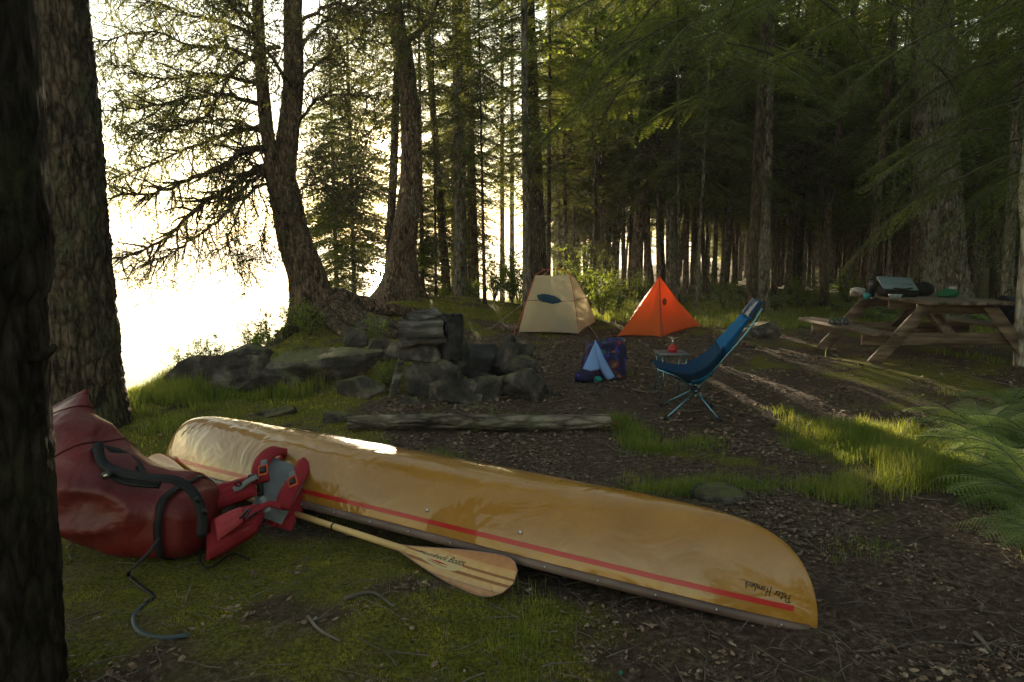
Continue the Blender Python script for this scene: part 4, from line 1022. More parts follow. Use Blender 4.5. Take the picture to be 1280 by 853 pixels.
sm.tube([sA - sd_ * .03, jm - sd_ * .08], .0165, 14); sm.tube([jm + sd_ * .07, sB + sd_ * .03], .0165, 14); part('shaft', sm, SHAFT, paddle)
sm = MB(); sm.tube([jm - sd_ * .085, jm + sd_ * .055], .0175, 14)
for pxx in (452, 384): 
    p = sA + sd_ * np.dot(G(pxx, 668 if pxx > 400 else 651, .05) - sA, sd_); sm.tube([p - sd_ * .005, p + sd_ * .005], .0185, 14)
part('ferrule', sm, BLACKP, paddle)
sm = MB(); sm.tube([jm + sd_ * .054, jm + sd_ * .072], .0172, 14); part('collar', sm, STEEL, paddle)

# ---------------------------------------------------------------- fallen log
LOGM = barkm('log_bark', (.06, .05, .042), (.17, .15, .125), (.14, .16, .08), lam=.25, sc=10, bump=.8, st=(.3, 1, 1))
la = G(436, 540, .07); lb = G(762, 537, .06)
log = thing('fallen_log', 'grey fallen log lying on the dirt behind the canoe', 'log', (la + lb) / 2)
P = spline([la, la * .66 + lb * .34 + [0, .02, .01], la * .3 + lb * .7 + [0, -.02, 0], lb], 12); rr_ = np.linspace(.060, .066, len(P))
V_, F_ = tube(P, rr_, 28, True); V_[:-2] += (fbm(V_[:-2] * [2.5, 12, 12], 3)[:, None]) * [0, .5, .8] * .012
mb = MB(); mb.add(V_, F_); mb.tube(spline([P[14], P[14] + [0, .05, .06], P[14] + [.01, .09, .13]], 3), [.016, .014, .012, .011, .010, .009, .008][:7], 6)
part('trunk', mb, LOGM, log)
HEART = noisy('rotten_heartwood', [(.3, (.08, .035, .018)), (.7, (.24, .12, .05))], 16, .8, .7, .01, stretch=(.3, 1, 1))
dl = (lb - la) / np.linalg.norm(lb - la); mb = MB()
for k in range(9):
    s = lb + np.array([0, rng.uniform(-.035, .035), rng.uniform(-.045, .03)]); mb.tube([s - dl * .04, s + dl * rng.uniform(.02, .09)], [.018, .004], 5)
mb.tube(spline([lb, lb + [.08, 0, -.03], lb + [.17, -.06, -.05]], 4), np.linspace(.012, .004, 9), 6)
part('broken_end', mb, HEART, log)

# ---------------------------------------------------------------- rocks
def icos(sub):
    import bmesh
    bm = bmesh.new(); bmesh.ops.create_icosphere(bm, subdivisions=sub, radius=1); bm.verts.ensure_lookup_table()
    V = np.array([v.co[:] for v in bm.verts]); F = np.array([[v.index for v in f.verts] for f in bm.faces]); bm.free(); return V, F
ICO = {k: icos(k) for k in (2, 3, 4, 5)}
def rock_mb(size, seed, sub=4, cuts=14, rough=.06, rz=0.0):
    ridg = .10 if rough <= .1 and cuts > 5 else 0
    r = np.random.default_rng(seed); V, F = ICO[sub]; V = V.copy()
    for k in range(cuts):
        n = r.normal(0, 1, 3); n /= np.linalg.norm(n); h = r.uniform(.42, .72) if cuts >= 8 else r.uniform(.55, .85); d = V @ n; m = d > h; V[m] -= np.outer((d[m] - h) * (.93 if cuts < 8 else 1.0), n)
    if cuts >= 8: V /= np.abs(V).max(0)[None, :]
    V *= 1 + rough * 1.2 * fbm(V * 1.5 + seed, 3)[:, None] + rough * 1.1 * fbm(V * 5 + seed, 4)[:, None] - ridg * np.clip(.28 - np.abs(fbm(V * 2.1 + seed * .7, 3)) * 2.2, 0, 1)[:, None]
    V = V * np.array(size) / 2; c, s = math.cos(rz), math.sin(rz); V = V @ np.array([[c, s, 0], [-s, c, 0], [0, 0, 1]])
    mb = MB(); mb.add(V, F); return mb
def rock(label, px, py, size, seed, group=None, dz=0.0, mat=None, Y=None, rz=0.0, sub=4, name='rock', cat='rock', cuts=14, rough=.06):
    if Y is None: p = at(px, py)
    else: p = gp(px, Y)
    c = p + [0, 0, size[2] * .5 + dz]
    mb = rock_mb(size, seed, sub, cuts, rough, rz); mb.V[0] += c
    return solo(name, mb, mat or ROCKM, label, cat, group, True, loc=c - [0, 0, size[2] * .5])
YF = 6.9
def rk(label, px, pyc, wpx, hpx, Y, seed, depth=.4, **k):
    auto = k.pop('auto', False)
    if auto: Y = float(at(px, pyc + hpx * .42)[1]) + depth * .25
    s = Y / FPX; c = pix(px, pyc, Y); kk = 1.0 if auto else 1.14; size = (wpx * s * 1.22 * kk, depth, hpx * s * 1.25 * kk)
    mb = rock_mb(size, seed, k.pop('sub', 4), k.pop('cuts', 13), k.pop('rough', .07), k.pop('rz', 0)); mb.V[0] += c
    return solo(k.pop('name', 'rock'), mb, k.pop('mat', ROCKM), label, k.pop('cat', 'rock'), k.pop('group', None), True, loc=c - [0, 0, size[2] / 2])
rk('big squarish dark rock forming the left side of the fire pit', 535, 480, 66, 62, 6.75, 101, .5, sub=5, rough=.09)
rk('blocky rock on top of the left fire pit rock, under the wood block', 519, 440, 54, 40, 6.8, 102, .42, cuts=18)
rk('dark rock filling the gap below the charred block', 556, 455, 44, 56, 6.95, 103, .45)
rk('blackened rock slab at the back of the fire pit', 605, 450, 62, 46, 7.5, 104, .35, mat=CHAR, cuts=10)
rk('sooty squarish rock at the back right of the fire pit', 634, 448, 34, 46, 7.4, 105, .35, mat=CHAR)
rk('pointed charred stone inside the fire pit', 598, 476, 30, 34, 7.05, 114, .3, mat=CHAR)
rk('low brown rock at the front centre of the fire pit', 575, 495, 58, 34, 6.55, 106, .4, sub=5)
rk('tilted wedge rock in front of the fire pit opening', 610, 487, 40, 34, 6.6, 107, .35)
rk('large rounded brown boulder at the right of the fire pit', 660, 490, 64, 46, 6.7, 108, .5, sub=5, rough=.05)
rk('lump-shaped rock resting on the large rounded boulder', 655, 462, 36, 30, 6.85, 109, .3)
rk('grey rock behind the rounded boulder of the fire pit', 646, 445, 30, 34, 7.2, 110, .3)
rk('small stone at the right foot of the rounded boulder', 690, 500, 22, 16, 6.7, 111, .2)
rk('small stone left at the foot of the fire pit', 512, 506, 26, 16, 6.4, 112, .2)
rk('half-buried flat stone in front of the fire pit', 600, 512, 34, 10, 6.3, 113, .3)
# bank rocks
rk('broad grey boulder with moss on the left bank', 402, 458, 128, 54, 8.1, 120, .9, sub=5, rough=.07, cuts=10, auto=True)
rk('flat sloping ledge of rock running down to the lake', 278, 468, 150, 46, 8.3, 121, .9, sub=5, cuts=16, auto=True)
rk('dark upright stone below the cedar roots', 440, 428, 34, 30, 9.0, 122, .4, auto=True)
rk('brown boulder in the grass where the bank drops to the lake', 310, 446, 70, 36, 8.4, 123, .6, auto=True)
rk('dark rock wedged under the broad grey boulder', 345, 480, 80, 34, 7.6, 124, .5, auto=True)
rk('low mossy rock right of the broad grey boulder', 450, 485, 60, 26, 7.6, 125, .5, auto=True)
rk('small grey stone on the bank in front of the grass', 240, 490, 30, 14, 7.6, 126, .3, auto=True)
rk('flat dark stone lying in the moss behind the canoe', 350, 515, 46, 12, 6.3, 127, .25, auto=True)
rk('rough stone at the tail of the log', 425, 522, 34, 14, 6.4, 128, .25, auto=True)
rk('grey rock between the cedar and the fire pit', 480, 440, 34, 30, 8.3, 129, .4, auto=True)
rk('small ledge of rock above the fire pit on the mound', 470, 412, 46, 22, 9.3, 130, .5, auto=True)
rk('brown rock on grass right behind the blue chair', 953, 413, 38, 22, 10.0, 131, .5, sub=4, cuts=6, auto=True)
rk('small rounded stone in front of the rock behind the chair', 931, 420, 16, 10, 9.7, 132, .25, auto=True)
rk('flat half-buried stone by the canoe bow', 896, 617, 60, 18, 3.95, 133, .30, cuts=3, auto=True)
rk('dark boulder in the brush left of the beige tent', 632, 366, 34, 20, 13.2, 134, .5, auto=True)
# wood on the fire pit
s = 6.9 / FPX
def slabmb(c, sz, rz, seed, n=(14, 8, 8), amp=.02):
    """a rough split piece of wood: box lattice with long-grain grooves"""
    r = np.random.default_rng(seed); mb = MB()
    nx, m_ = 26, 28; xs = np.linspace(-.5, .5, nx); th = np.arange(m_) / m_ * 2 * np.pi; V = []
    for i, x in enumerate(xs):
        cth, sth = np.cos(th), np.sin(th); k = np.maximum(np.abs(cth), np.abs(sth)); yy = cth / k ** .8; zz = sth / k ** .8
        g_ = amp * fbm(np.stack([np.full(m_, x * 1.2), yy * 4, zz * 4 + seed], -1), 3) * 6 + .22 * fbm(np.stack([np.full(m_, x * 2.5 + seed), yy * 1.3, zz * 1.3], -1), 3)
        V.append(np.stack([np.full(m_, x * sz[0]) + .02 * noise(np.stack([yy * 3, zz * 3, np.full(m_, seed + 9.)], -1)) * (1 if i in (0, nx - 1) else 0), yy * sz[1] / 2 * (1 + g_), zz * sz[2] / 2 * (1 + g_)], -1))
    V = np.concatenate(V + [np.array([[-.5 * sz[0], 0, 0], [.5 * sz[0], 0, 0]])]); F = [grid_faces(nx, m_, True)]
    j = np.arange(m_); jn = (j + 1) % m_; F.append(np.concatenate([np.stack([np.full(m_, nx * m_), jn, j], -1), np.stack([np.full(m_, nx * m_ + 1), (nx - 1) * m_ + j, (nx - 1) * m_ + jn], -1)]))
    mb.add(V @ rotm(*rz).T + np.array(c), F); return mb
c = pix(528, 414, 6.75); solo('firewood_log', slabmb(c, (.44, .36, .24), (.12, .05, 0), 3, amp=.03), OLDWOOD, 'grey weathered split log lying on top of the fire pit rocks', 'log', loc=c)
c = pix(528, 398, 6.85); solo('firewood_log', slabmb(c, (.36, .16, .12), (.7, .12, .5), 5, amp=.03), OLDWOOD, 'thin grey split piece on top of the weathered log', 'log', loc=c)
CHARW = noisy('charred_wood', [(.35, (.010, .009, .009)), (.7, (.045, .040, .038))], 14, .7, .8, .02)
c = pix(565, 421, 6.75); solo('charred_block', slabmb(c, (.44, .24, .19), (.1, R(88), .2), 8, amp=.02), CHARW, 'upright black charred wood block beside the grey split log', 'log', loc=c)
c = pix(497, 470, 6.5); solo('wood_slab', slabmb(c, (.34, .05, .07), (.2, R(75), .1), 12), OLDWOOD, 'pale splintered slab leaning against the left of the fire pit', 'wood slab', loc=c)
# ---------------------------------------------------------------- cloth materials
def cloth(name, c, trans=0.0, tc_=None, rough=.7, sc=60, coat=0, bump=.1, var=.85):
    m, nt, bs, out = M_(name)
    t = N_(nt, 'ShaderNodeTexCoord'); n = N_(nt, 'ShaderNodeTexNoise', Scale=6, Detail=6); nt.links.new(t.outputs['Object'], n.inputs[0])
    cc = ramp(nt, n.outputs[0], [(.3, tuple(x * var for x in c)), (.7, c)]); nt.links.new(cc, bs.inputs['Base Color'])
    bs.inputs['Roughness'].default_value = rough; bs.inputs['Specular IOR Level'].default_value = .22; bs.inputs['Coat Weight'].default_value = coat; bs.inputs['Coat Roughness'].default_value = .3
    n2_ = N_(nt, 'ShaderNodeTexNoise', Scale=sc, Detail=4); nt.links.new(t.outputs['Object'], n2_.inputs[0])
    b = N_(nt, 'ShaderNodeBump', Strength=bump, Distance=.004); nt.links.new(n2_.outputs[0], b.inputs['Height']); nt.links.new(b.outputs[0], bs.inputs['Normal'])
    if trans:
        tr = N_(nt, 'ShaderNodeBsdfTranslucent'); tr.inputs['Color'].default_value = (*(tc_ or c), 1)
        mx = N_(nt, 'ShaderNodeMixShader'); mx.inputs[0].default_value = trans
        nt.links.new(bs.outputs[0], mx.inputs[1]); nt.links.new(tr.outputs[0], mx.inputs[2]); nt.links.new(mx.outputs[0], out.inputs['Surface'])
    return m
def sheer(m, amount):
    """sheer mesh cloth: part of the light passes straight through"""
    nt = m.node_tree; out = nt.nodes['Material Output']; src = out.inputs['Surface'].links[0].from_socket
    tp = nt.nodes.new('ShaderNodeBsdfTransparent'); mx = nt.nodes.new('ShaderNodeMixShader'); mx.inputs[0].default_value = amount
    nt.links.new(src, mx.inputs[1]); nt.links.new(tp.outputs[0], mx.inputs[2]); nt.links.new(mx.outputs[0], out.inputs['Surface']); return m
TENTB = sheer(cloth('tent_beige', (.72, .64, .48), .6, (.95, .80, .52)), .20)
TENTM = sheer(cloth('tent_beige_mesh', (.70, .62, .47), .55, (.92, .78, .50)), .16)
ORANGE = cloth('tent_orange', (.80, .17, .035), .5, (1.0, .24, .03), .6, bump=.15)
ORPOLE = cloth('pole_orange', (.45, .10, .05), rough=.3)
WG0 = cloth('guy_cord', (.45, .40, .32))
SEAM = cloth('seam_brown', (.25, .10, .07))
CHAIRD = cloth('chair_dark_blue', (.008, .042, .105), .15, (.015, .10, .22), .7)
CHAIRL = cloth('chair_light_blue', (.015, .15, .36), .3, (.04, .32, .60), .6)
POLEB = noisy('pole_blue_metal', flat2((.16, .33, .42), .8), 30, .25, 0, metal=.75)
RUB = noisy('black_rubber', flat2((.014, .014, .015)), 20, .6, 0)

def patch(pts_fn, n, m_): 
    return np.array([[pts_fn(u, v) for v in np.linspace(0, 1, m_)] for u in np.linspace(0, 1, n)])
def gridmb(A, m=0, mb=None):
    mb = mb or MB(); mb.add(A, grid_faces(A.shape[0], A.shape[1]), m); return mb
def quadpatch(a, b, c, d, n=14, m_=14, sag=0.0, wr=0.0, sd=0, nrm=None):
    """corners a,b (bottom), c,d (top, above b and a). sag: inward catenary curve"""
    a, b, c, d = [np.array(q, float) for q in (a, b, c, d)]
    nn = np.cross(b - a, d - a) if np.linalg.norm(d - a) > 1e-6 else np.cross(b - a, c - a)
    nn /= np.linalg.norm(nn) + 1e-9
    U, V = np.meshgrid(np.linspace(0, 1, n), np.linspace(0, 1, m_), indexing='ij'); U = U[..., None]; V = V[..., None]
    P = (a * (1 - U) + b * U) * (1 - V) + (d * (1 - U) + c * U) * V
    k = (4 * U * (1 - U)) * (4 * V * (1 - V)) ** .8
    P = P + nn * (-sag) * k
    if wr: P = P + nn * wr * (fbm(np.concatenate([P * 2.4 + sd], -1), 3)[..., None] + .5 * np.sin((U * 9 + V * 5) + sd)) * (4 * U * (1 - U)) ** .5 * (4 * V * (1 - V) + .15) ** .5
    return P

# ---------------------------------------------------------------- beige tent
A_ = at(649, 417); B_ = at(723, 419); C_ = gp(745, B_[1] + 1.35); D_ = gp(668, A_[1] + 1.9); 
def top(px, py, Y): return pix(px, py, Y)
Ta = top(669, 344, A_[1] + .55); Tb = top(712, 344, B_[1] + .50); Tc = top(718, 347, B_[1] + 1.0); Td = top(680, 344, A_[1] + 1.3)
tent = thing('dome_tent', 'translucent beige dome tent with red poles pitched left of the orange tent', 'tent', (A_ + B_ + C_ + D_) / 4)
lo = .56
def L3(p, q, t): return p * (1 - t) + q * t
def bulge(p, q, t, out_):  # curved corner line
    return L3(p, q, t) + out_ * math.sin(math.pi * t)
cen = (A_ + B_ + C_ + D_) / 4
outs = [np.array([*(q - cen)[:2], 0]) / np.linalg.norm((q - cen)[:2]) * .045 for q in (A_, B_, C_, D_)]
cor = [A_, B_, C_, D_]; tops = [Ta, Tb, Tc, Td]
def face(i, j, t0, t1, mat_name, mat, sag=.05, seed=0, n=18):
    U = np.linspace(0, 1, n); Tt = np.linspace(t0, t1, 12); G_ = []
    for u in U:
        row = []
        for t in Tt:
            p = bulge(cor[i] + [0, 0, .02], tops[i], t, outs[i]); q = bulge(cor[j] + [0, 0, .02], tops[j], t, outs[j])
            s_ = L3(p, q, u); inn = (cen + [0, 0, .4] - s_); inn /= np.linalg.norm(inn)
            s_ = s_ + inn * sag * 4 * u * (1 - u) * (.3 + math.sin(math.pi * min(1, t + .12))) + inn * .012 * float(noise(s_ * 6 + seed)); row.append(s_)
        G_.append(row)
    return np.array(G_)
pf_ = None
for (i, j) in ((0, 1), (1, 2), (2, 3), (3, 0)):
    part('wall_panel', gridmb(face(i, j, 0, lo, '', None, seed=i)), TENTB, tent)
    part('mesh_panel', gridmb(face(i, j, lo, 1, '', None, seed=i)), TENTM, tent)
    e = face(i, j, lo - .01, lo, '', None, seed=i)[:, 0]; sm = MB(); sm.tube(e, .006, 4, cap=False); part('seam', sm, SEAM, tent)
part('roof_panel', gridmb(quadpatch(Ta, Tb, Tc, Td, sag=.0)), TENTM, tent)
for i in range(4):
    sm = MB(); sm.tube([bulge(cor[i] + [0, 0, .0], tops[i], t, outs[i] * 1.12) for t in np.linspace(-.02, 1, 16)], .0075, 6); part('pole', sm, ORPOLE, tent)
# ridge poles over the roof, and a guy arc at the left
mid = (Ta + Tb + Tc + Td) / 4 + [0, 0, .10]
for q in (Ta, Tb, Tc, Td): 
    sm = MB(); sm.tube(spline([q, L3(q, mid, .5) + [0, 0, .05], mid], 6), .0075, 6); part('pole', sm, ORPOLE, tent)
sm = MB(); sm.tube(spline([at(641, 420), pix(655, 385, A_[1] + .1), pix(668, 348, A_[1] + .5)], 8), .007, 6); part('pole', sm, ORPOLE, tent)
fl = quadpatch(A_ + [0, 0, .03], B_ + [0, 0, .03], C_ + [0, 0, .03], D_ + [0, 0, .03]); part('floor_sheet', gridmb(fl), SEAM, tent)
# guy lines with pegs
for a_, (dx, dy) in ((bulge(cor[0], tops[0], .55, outs[0]), (-.62, -.25)), (bulge(cor[1], tops[1], .5, outs[1]), (.30, -.62)), (bulge(cor[2], tops[2], .55, outs[2]), (.62, .10))):
    e = a_ + np.array([dx, dy, 0]); e[2] = Hs(e[0], e[1]) + .02; sm = MB(); sm.tube([a_, e], .0028, 4); gl = part('guy_line', sm, WG0, tent)
    sm = MB(); sm.tube([e + [0, 0, .05], e - [0, 0, .05]], .006, 5); part('peg', sm, SEAM, gl)
# things seen through the cloth
BLUEI = cloth('blue_bundle', (.02, .055, .09)); GREYI = cloth('grey_bag_cloth', (.10, .095, .09))
c = pix(686, 374, A_[1] + .33); mb = rock_mb((.40, .14, .15), 55, 4, 3, .2); mb.V[0] = mb.V[0] @ rotm(0, R(-14)).T + c
solo('hanging_bundle', mb, BLUEI, 'dark blue cloth bundle in the gear loft, seen through the beige tent', 'bundle', loc=c)
c = pix(703, 410, B_[1] + .17); mb = rock_mb((.36, .14, .28), 56, 4, 2, .06); mb.V[0] += c
solo('stuffed_bag', mb, GREYI, 'round grey bag on the tent floor, showing through the beige wall', 'bag', loc=c)

# ---------------------------------------------------------------- orange tent
N0_ = at(826, 422); L0_ = at(771, 421); R0_ = gp(878, N0_[1] + 1.45); K0_ = gp(815, N0_[1] + 2.2); AP = pix(824, 345, N0_[1] + .75)
ot = thing('pyramid_tent', 'bright orange pyramid tent right of the beige one', 'tent', (N0_ + L0_ + R0_ + K0_) / 4)
def tri_face(a, b, ap, sag, seed, n=30, m_=26, belly=.0):
    a, b, ap = [np.array(q) + [0, 0, 0] for q in (a, b, ap)]; nn = np.cross(b - a, ap - a); nn /= np.linalg.norm(nn)
    cc = (N0_ + L0_ + R0_ + K0_) / 4 + [0, 0, .2]
    if nn @ (cc - a) < 0: nn = -nn
    G_ = []
    for u in np.linspace(0, 1, n):
        row = []
        for t in np.linspace(0, 1, m_):
            ca = 1 - (1 - t) ** 1.0; p = L3(a, ap, t); q = L3(b, ap, t)
            p = p + np.array([0, 0, -1]) * .045 * math.sin(math.pi * t); q = q + np.array([0, 0, -1]) * .045 * math.sin(math.pi * t)
            s_ = L3(p, q, u); k = 4 * u * (1 - u); s_ = s_ + nn * sag * k * math.sin(math.pi * min(1, t + .08)) 
            s_ = s_ + nn * (.016 * math.sin((u - .5) * (9 + 6 * (1 - t)) + seed) + .03 * float(noise(np.array([u * 4 + seed, t * 3, 1.])))) * k ** .5 * math.sin(math.pi * min(1, t * .85 + .12))
            if t == 0: s_[2] = Hs(s_[0], s_[1]) + .005 + .03 * k
            row.append(s_)
        G_.append(row)
    return np.array(G_)
for k, (a, b, sg) in enumerate(((L0_, N0_, .05), (N0_, R0_, .04), (R0_, K0_, .05), (K0_, L0_, -.05))):
    part('panel', gridmb(tri_face(a, b, AP, sg, k * 2.3)), ORANGE, ot)
sm = MB(); sm.tube([np.array(L3(N0_, AP, t)) + np.array([0, -.006, -.045 * math.sin(math.pi * t)]) for t in np.linspace(0, 1, 18)], .008, 5); part('seam', sm, cloth('seam_orange', (.50, .07, .02), .2), ot)
sm = MB(); sm.tube([AP - [0, 0, .02], AP + [0, 0, .05]], [.014, .008], 7); part('peak', sm, SEAM, ot)
sm = MB(); zz = [tri_face(N0_, R0_, AP, .04, 2.3)[2][k_] - np.array([0, .008, 0]) for k_ in range(0, 24)]; sm.tube(zz, .0045, 4); part('zip', sm, SEAM, ot)
vc = L3(L3(N0_, R0_, .20), AP, .56) + [0.0, -.05, 0]; sm = MB(); V_, F_ = ICO[3]; sm.add(V_ * [.035, .02, .06] + vc, F_); part('vent', sm, cloth('vent_dark', (.22, .03, .012)), ot)
for q, dx in ((N0_, (.0, -.12)), (L0_, (-.12, -.05)), (R0_, (.12, -.02))):
    sm = MB(); e = q + [dx[0], dx[1], 0]; e[2] = Hs(e[0], e[1]); sm.tube([q + [0, 0, .02], e + [0, 0, .02]], .003, 4); sm.tube([e + [0, 0, .05], e - [0, 0, .05]], .005, 5); part('peg', sm, SEAM, ot)

# ---------------------------------------------------------------- blue camp chair
hub = at(868, 520); cxy = np.array([hub[0], hub[1] + .05]); base = np.array([cxy[0], cxy[1], Hs(*cxy)])
chair = thing('camp_chair', 'low blue folding camp chair with a tall headrest, facing the fire pit', 'chair', base)
hd = R(180 - 7); fx = np.array([math.cos(hd), math.sin(hd), 0]); fy = np.array([-fx[1], fx[0], 0]); up = np.array([0, 0, 1.0])
def CH(x, y, z): return base + fx * x + fy * y + up * z
def CHg(x, y): p = CH(x, y, 0); p[2] = Hs(p[0], p[1]) + .006; return p
sc_ = .97
hz = .23
for s_ in (-1, 1):
    for xx in (.27, -.20):
        mb = MB(); mb.tube([CH(-.01, s_ * .05, hz), CHg(xx, s_ * .225)], .0085, 8); lg = part('leg', mb, POLEB, chair)
        f = CHg(xx, s_ * .225); mb = MB(); mb.tube([f + [0, 0, -.004], f + [0, 0, .03]], [.014, .011], 8); part('foot', mb, RUB, lg)
    mb = MB(); mb.tube([CH(-.01, s_ * .05, hz), CH(.16, s_ * .16, .37), CH(.345, s_ * .245, .445)], .0085, 8); part('upright', mb, POLEB, chair)
    mb = MB(); mb.tube(spline([CH(-.01, s_ * .06, hz), CH(-.19, s_ * .17, .50), CH(-.40, s_ * .225, .79), CH(-.52, s_ * .20, .99)], 6), .0085, 8); part('upright', mb, POLEB, chair)
    mb = MB(); mb.box(CH(-.01, s_ * .055, hz), (.05, .04, .05), bev=.008); part('hub', mb, RUB, chair)
mb = MB(); mb.tube([CH(-.01, -.09, hz), CH(-.01, .09, hz)], .010, 8); part('crossbar', mb, POLEB, chair)
prof = spline([(.36, .0, .45), (.25, 0, .375), (.10, 0, .31), (-.05, 0, .30), (-.17, 0, .40), (-.31, 0, .62), (-.42, 0, .81), (-.51, 0, .95), (-.56, 0, 1.03)], 6)
wid = np.interp(np.linspace(0, 1, len(prof)), [0, .15, .35, .5, .7, .85, 1], [.225, .245, .255, .235, .185, .165, .15])
G_ = []
for k, (p, w_) in enumerate(zip(prof, wid)):
    t = k / (len(prof) - 1); edge_up = np.interp(t, [0, .2, .4, .55, .75, 1], [.015, .09, .17, .13, .03, .015]); row = []
    for v in np.linspace(-1, 1, 17):
        a_ = abs(v) ** 2
        row.append(CH(p[0] + (.05 if .35 < t < .8 else .02) * a_ * (t > .3), v * w_ * (1 - .08 * a_), p[2] + edge_up * a_ + .004 * float(noise(np.array([t * 8, v * 3, 2.])))))
    G_.append(row)
G_ = np.array(G_); n_ = len(prof)
def sub(i0, i1, j0, j1): return G_[i0:i1 + 1, j0:j1 + 1]
def shell(A, th=.006):
    nn = np.cross(np.gradient(A, axis=0), np.gradient(A, axis=1)); nn /= np.linalg.norm(nn, axis=-1)[..., None] + 1e-9
    B = A - nn * th; n, m_ = A.shape[:2]; mb = MB(); F1 = grid_faces(n, m_); mb.add(np.concatenate([A.reshape(-1, 3), B.reshape(-1, 3)]), [np.concatenate([F1, F1[:, ::-1] + n * m_])])
    o = n * m_; rim = []
    for i in range(n - 1): rim += [[i * m_, i * m_ + o, (i + 1) * m_ + o, (i + 1) * m_], [i * m_ + m_ - 1, (i + 1) * m_ + m_ - 1, (i + 1) * m_ + m_ - 1 + o, i * m_ + m_ - 1 + o]]
    for j in range(m_ - 1): rim += [[j, j + 1, j + 1 + o, j + o], [(n - 1) * m_ + j, (n - 1) * m_ + j + o, (n - 1) * m_ + j + 1 + o, (n - 1) * m_ + j + 1]]
    mb.F.append(np.array(rim)); mb.M.append(np.zeros(len(rim))); return mb
c1, c2 = int(n_ * .58), int(n_ * .80)
part('seat', shell(sub(0, c1, 0, 16)), CHAIRD, chair)
part('backrest', shell(sub(c1, c2, 0, 16)), CHAIRL, chair)
hrA = sub(c2, n_ - 1, 0, 16); part('headrest', shell(hrA, .035), CHAIRD, chair)
# lighter lower panels, set just outside the dark seat
low = G_[int(n_ * .30):int(n_ * .52), 3:14] - np.array([0, 0, .009]); part('seat_panel', shell(low, .004), CHAIRL, chair)
# ---------------------------------------------------------------- low table with stove behind the chair
tb = at(826, 497); tb = np.array([tb[0] + .12, tb[1] + .12, 0]); tb[2] = Hs(tb[0], tb[1]); th_ = pix(835, 441, tb[1])[2] - tb[2]
tab = thing('camp_table', 'small low grey-topped folding table behind the blue chair seat', 'table', tb)
mb = MB(); mb.box(tb + [0, 0, th_], (.30, .34, .012), bev=.004); part('tabletop', mb, noisy('table_grey', flat2((.14, .13, .14)), 20, .4, .1), tab)
for sx in (-1, 1):
    for sy in (-1, 1):
        f = tb + [sx * .13, sy * .15, 0]; f[2] = Hs(f[0], f[1]); mb = MB()
        mb.tube([tb + [sx * .12, sy * .14, th_ - .006], tb + [sx * .10, sy * .13, th_ * .45], f], .0075, 7); lg = part('leg', mb, POLEB, tab)
sp = pix(841, 430, tb[1] - .02); sp[2] = tb[2] + th_ + .006
st = thing('camp_stove', 'red gas canister with a small burner on the low table by the chair', 'stove', sp)
mb = MB()
for z0, r0_, z1, r1_ in ((0, .040, .008, .044), (.008, .044, .055, .044), (.055, .044, .075, .022), (.075, .022, .082, .016)): mb.tube([sp + [0, 0, z0], sp + [0, 0, z1]], [r0_, r1_], 16, cap=True)
part('canister', mb, noisy('canister_red', flat2((.42, .03, .03)), 20, .35, 0), st)
mb = MB(); mb.tube([sp + [0, 0, .08], sp + [0, 0, .135]], [.010, .008], 8); part('valve', mb, STEEL, st)
mb = MB(); mb.tube([sp + [0, 0, .135], sp + [0, 0, .145]], [.020, .022], 12)
for k in range(3):
    a = k * 2.094 + .3; mb.tube([sp + [0, 0, .13], sp + [math.cos(a) * .055, math.sin(a) * .055, .15]], .003, 5)
part('burner', mb, STEEL, st)

# ---------------------------------------------------------------- draped stool with patterned fleece
PATT, nt, bs, out = M_('patterned_fleece')
_t = N_(nt, 'ShaderNodeTexCoord'); _v = N_(nt, 'ShaderNodeTexVoronoi', Scale=19, Randomness=1.0); _nn = N_(nt, 'ShaderNodeTexNoise', Scale=9, Detail=3); nt.links.new(_t.outputs['Object'], _nn.inputs[0])
_mx = N_(nt, 'ShaderNodeMix'); _mx.data_type = 'VECTOR'; _mx.inputs[0].default_value = .18; nt.links.new(_t.outputs['Object'], _mx.inputs[4]); nt.links.new(_nn.outputs['Color'], _mx.inputs[5])
nt.links.new(_mx.outputs[1], _v.inputs['Vector'])
_s = N_(nt, 'ShaderNodeSeparateColor'); nt.links.new(_v.outputs['Color'], _s.inputs[0])
_cc = ramp(nt, _s.outputs[0], [(0, (.012, .010, .05)), (.40, (.012, .010, .05)), (.42, (.04, .03, .24)), (.64, (.04, .03, .24)), (.66, (.20, .02, .05)), (.76, (.20, .02, .05)), (.78, (.02, .10, .14)), (.86, (.02, .10, .14)), (.88, (.24, .09, .04)), (.93, (.03, .05, .28)), (1, (.03, .05, .28))])
nt.nodes[-1].color_ramp.interpolation = 'CONSTANT'
_dd = ramp(nt, _v.outputs['Distance'], [(.30, (0, 0, 0)), (.5, (.8, .8, .8))])
nt.links.new(mix(nt, _dd, _cc, (.010, .008, .035)), bs.inputs['Base Color']); bs.inputs['Roughness'].default_value = .95
LINB = cloth('fleece_lining', (.20, .32, .62), rough=.95, sc=90, bump=.4)
sb_ = at(757, 474); sb_[1] += .17; sb_[2] = Hs(sb_[0], sb_[1])
stool = thing('draped_stool', 'low camp seat wrapped in a dark patterned blanket with pale blue lining', 'camp seat', sb_)
Hh = .36; n_, m_ = 60, 26; G_ = []
